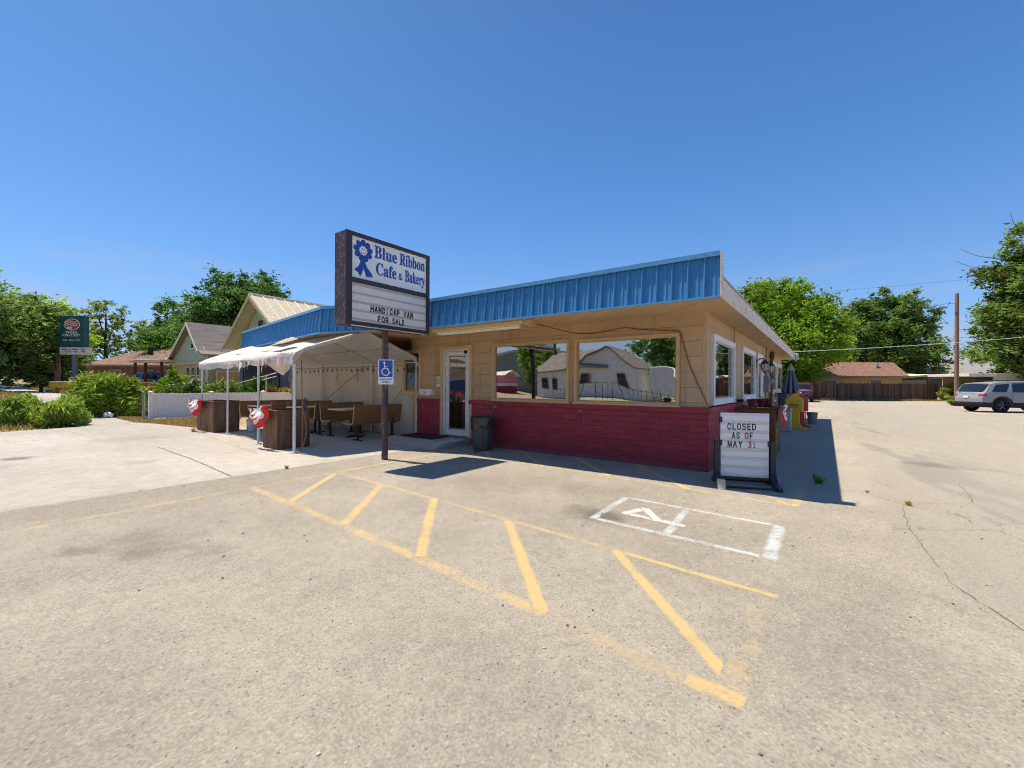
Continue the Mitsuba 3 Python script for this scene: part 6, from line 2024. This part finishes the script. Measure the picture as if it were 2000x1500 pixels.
h_ = math.atan2(.49, .868)
car('parked_car', 'silver suv with black cladding parked at the right edge of the lot', (10.23, 29.27), h_, (.25, .262, .29))
car('parked_car', 'dark red suv seen from behind under the big tree by the wooden fence', (-.42, 41.6), math.radians(91), (.13, .012, .025))
car('parked_car', 'blue car under the white carport beyond the white fence', (-44.6, 4.2), .35, (.03, .10, .36), base=.62, lamp=(.3, .02, .02))
car('parked_car', 'dark red car under the left pine at the far street corner', (-92.6, -.4), .75, (.20, .03, .035), base=1.95)
car('parked_car', 'white car by the far shopfront under the left pine', (-88.2, 1.6), 2.2, (.70, .70, .70), base=1.95)
car('pickup_truck', 'dark navy pickup truck parked left of the camera, mirrored in the front door glass', (-16.8, -11.7), math.radians(205), (.012, .014, .028), kind='pickup', cat='pickup truck')

# ================================================================ across the street: seen only in the window glass
t = thing('house', 'white gabled house across the street, mirrored in the front windows', 'house')
wx0, wx1, wy = -25.5, -14.0, -34.0
mkb = lambda a, out, z: np.stack([np.asarray(a), wy + np.asarray(out), np.asarray(z)], 1)
put('wall', bx(wx0, wx1, wy - 9, wy, 0, 3.1), 'vc_matte', t, color=(.66, .66, .64))
put('gable_wall', ext_y(Polygon([(-20.6, 3.1), (wx1, 3.1), (-17.3, 5.3)]), wy - 4, wy + .01), 'vc_matte', t, color=(.66, .66, .64))
slab([(-20.9, wy + .4, 3.0), (-17.3, wy + .4, 5.45), (-17.3, wy - 9, 5.45), (-20.9, wy - 9, 3.0)], .15, 'grey_shingle', 'roof', t)
slab([(wx1 + .4, wy + .4, 3.0), (-17.3, wy + .4, 5.45), (-17.3, wy - 9, 5.45), (wx1 + .4, wy - 9, 3.0)], .15, 'grey_shingle', 'roof', t)
slab([(wx0 - .5, wy + .5, 3.0), (-17.3, wy + .5, 3.0), (-17.3, wy - 4.5, 5.25), (wx0 - .5, wy - 4.5, 5.25)], .15, 'grey_shingle', 'roof', t)
for a in (-24.3, -22.6, -19.6, -15.6):
    win3(t, lambda a_, o, z: np.stack([np.asarray(a_), wy + .02 + np.asarray(o), np.asarray(z)], 1), a - .5, a + .5, 1.1, 2.3, (.2, .19, .18), (.03, .03, .035), bars=1)
t = thing('kiosk', 'pink kiosk with a white roof across the street, mirrored in the left window', 'kiosk')
put('upper', bx(-31.6, -29.4, -35.2, -33.6, 1.35, 2.4), 'vc_matte', t, color=(.62, .22, .34))
put('counter', bx(-31.55, -29.45, -35.1, -33.62, .15, 1.0), 'vc_matte', t, color=(.30, .04, .08))
put('shelf', bx(-31.7, -29.3, -35.2, -33.5, 1.0, 1.349), 'vc_matte', t, color=(.62, .60, .56))
slab([(-31.9, -33.2, 2.4), (-29.1, -33.2, 2.4), (-29.1, -34.4, 2.95), (-31.9, -34.4, 2.95)], .08, 'vc_matte', 'roof', t, color=(.76, .70, .70))
slab([(-31.9, -35.6, 2.4), (-29.1, -35.6, 2.4), (-29.1, -34.41, 2.95), (-31.9, -34.41, 2.95)], .08, 'vc_matte', 'roof', t, color=(.76, .70, .70))
t = thing('warehouse', 'grey green warehouse behind the pink kiosk, mirrored in the left window', 'building')
put('wall', bx(-52, -27.5, -50, -40, 0, 5.6), 'vc_matte', t, color=(.20, .24, .21))
put('roof', bx(-52.4, -27.1, -50.4, -39.6, 5.601, 6.0), 'vc_matte', t, color=(.42, .42, .39))
t = thing('trailer', 'white box trailer with a brown door, mirrored in the right window', 'trailer')
put('box', bx(-12.6, -6.0, -39, -36.2, .7, 3.1, .05), 'vc_matte', t, color=(.66, .66, .65))
put('door', bx(-9.6, -8.5, -36.199, -36.14, .75, 2.9), 'vc_matte', t, color=(.17, .07, .05))
for x in (-11.5, -7.2):
    put('wheel', tube([(x, -36.6, .38), (x, -36.25, .38)], .38, 18), 'rubber', t, smooth=30)
t = thing('wire_fence', 'thin iron picket fence before the white house, mirrored in the right window', 'fence')
for k in range(24):
    put('bar', bx(-20 + k * .6, -19.96 + k * .6, -29.02, -28.98, 0, 1.35), 'vc_matte', t, color=(.06, .06, .06))
put('rail', bx(-20, -6, -29.01, -28.99, 1.2, 1.24), 'vc_matte', t, color=(.06, .06, .06))
tree('tree', 'green tree between warehouse and white house, mirrored in the left window', -28.0, -39, 6.6, 2.6, G_MID, 4000, .3, 401, clumps=16)
tree('tree', 'dark tree behind the trailer, mirrored in the right window', -5.4, -42, 10.5, 4.3, G_DARK, 11000, .28, 402, clumps=26)
tree('tree', 'dark tree behind the white house roof, mirrored in the right window', -16.5, -58, 11.5, 5.0, G_DARK, 9000, .34, 403, clumps=24)

scene = {k: v for k, v in scene.items()}
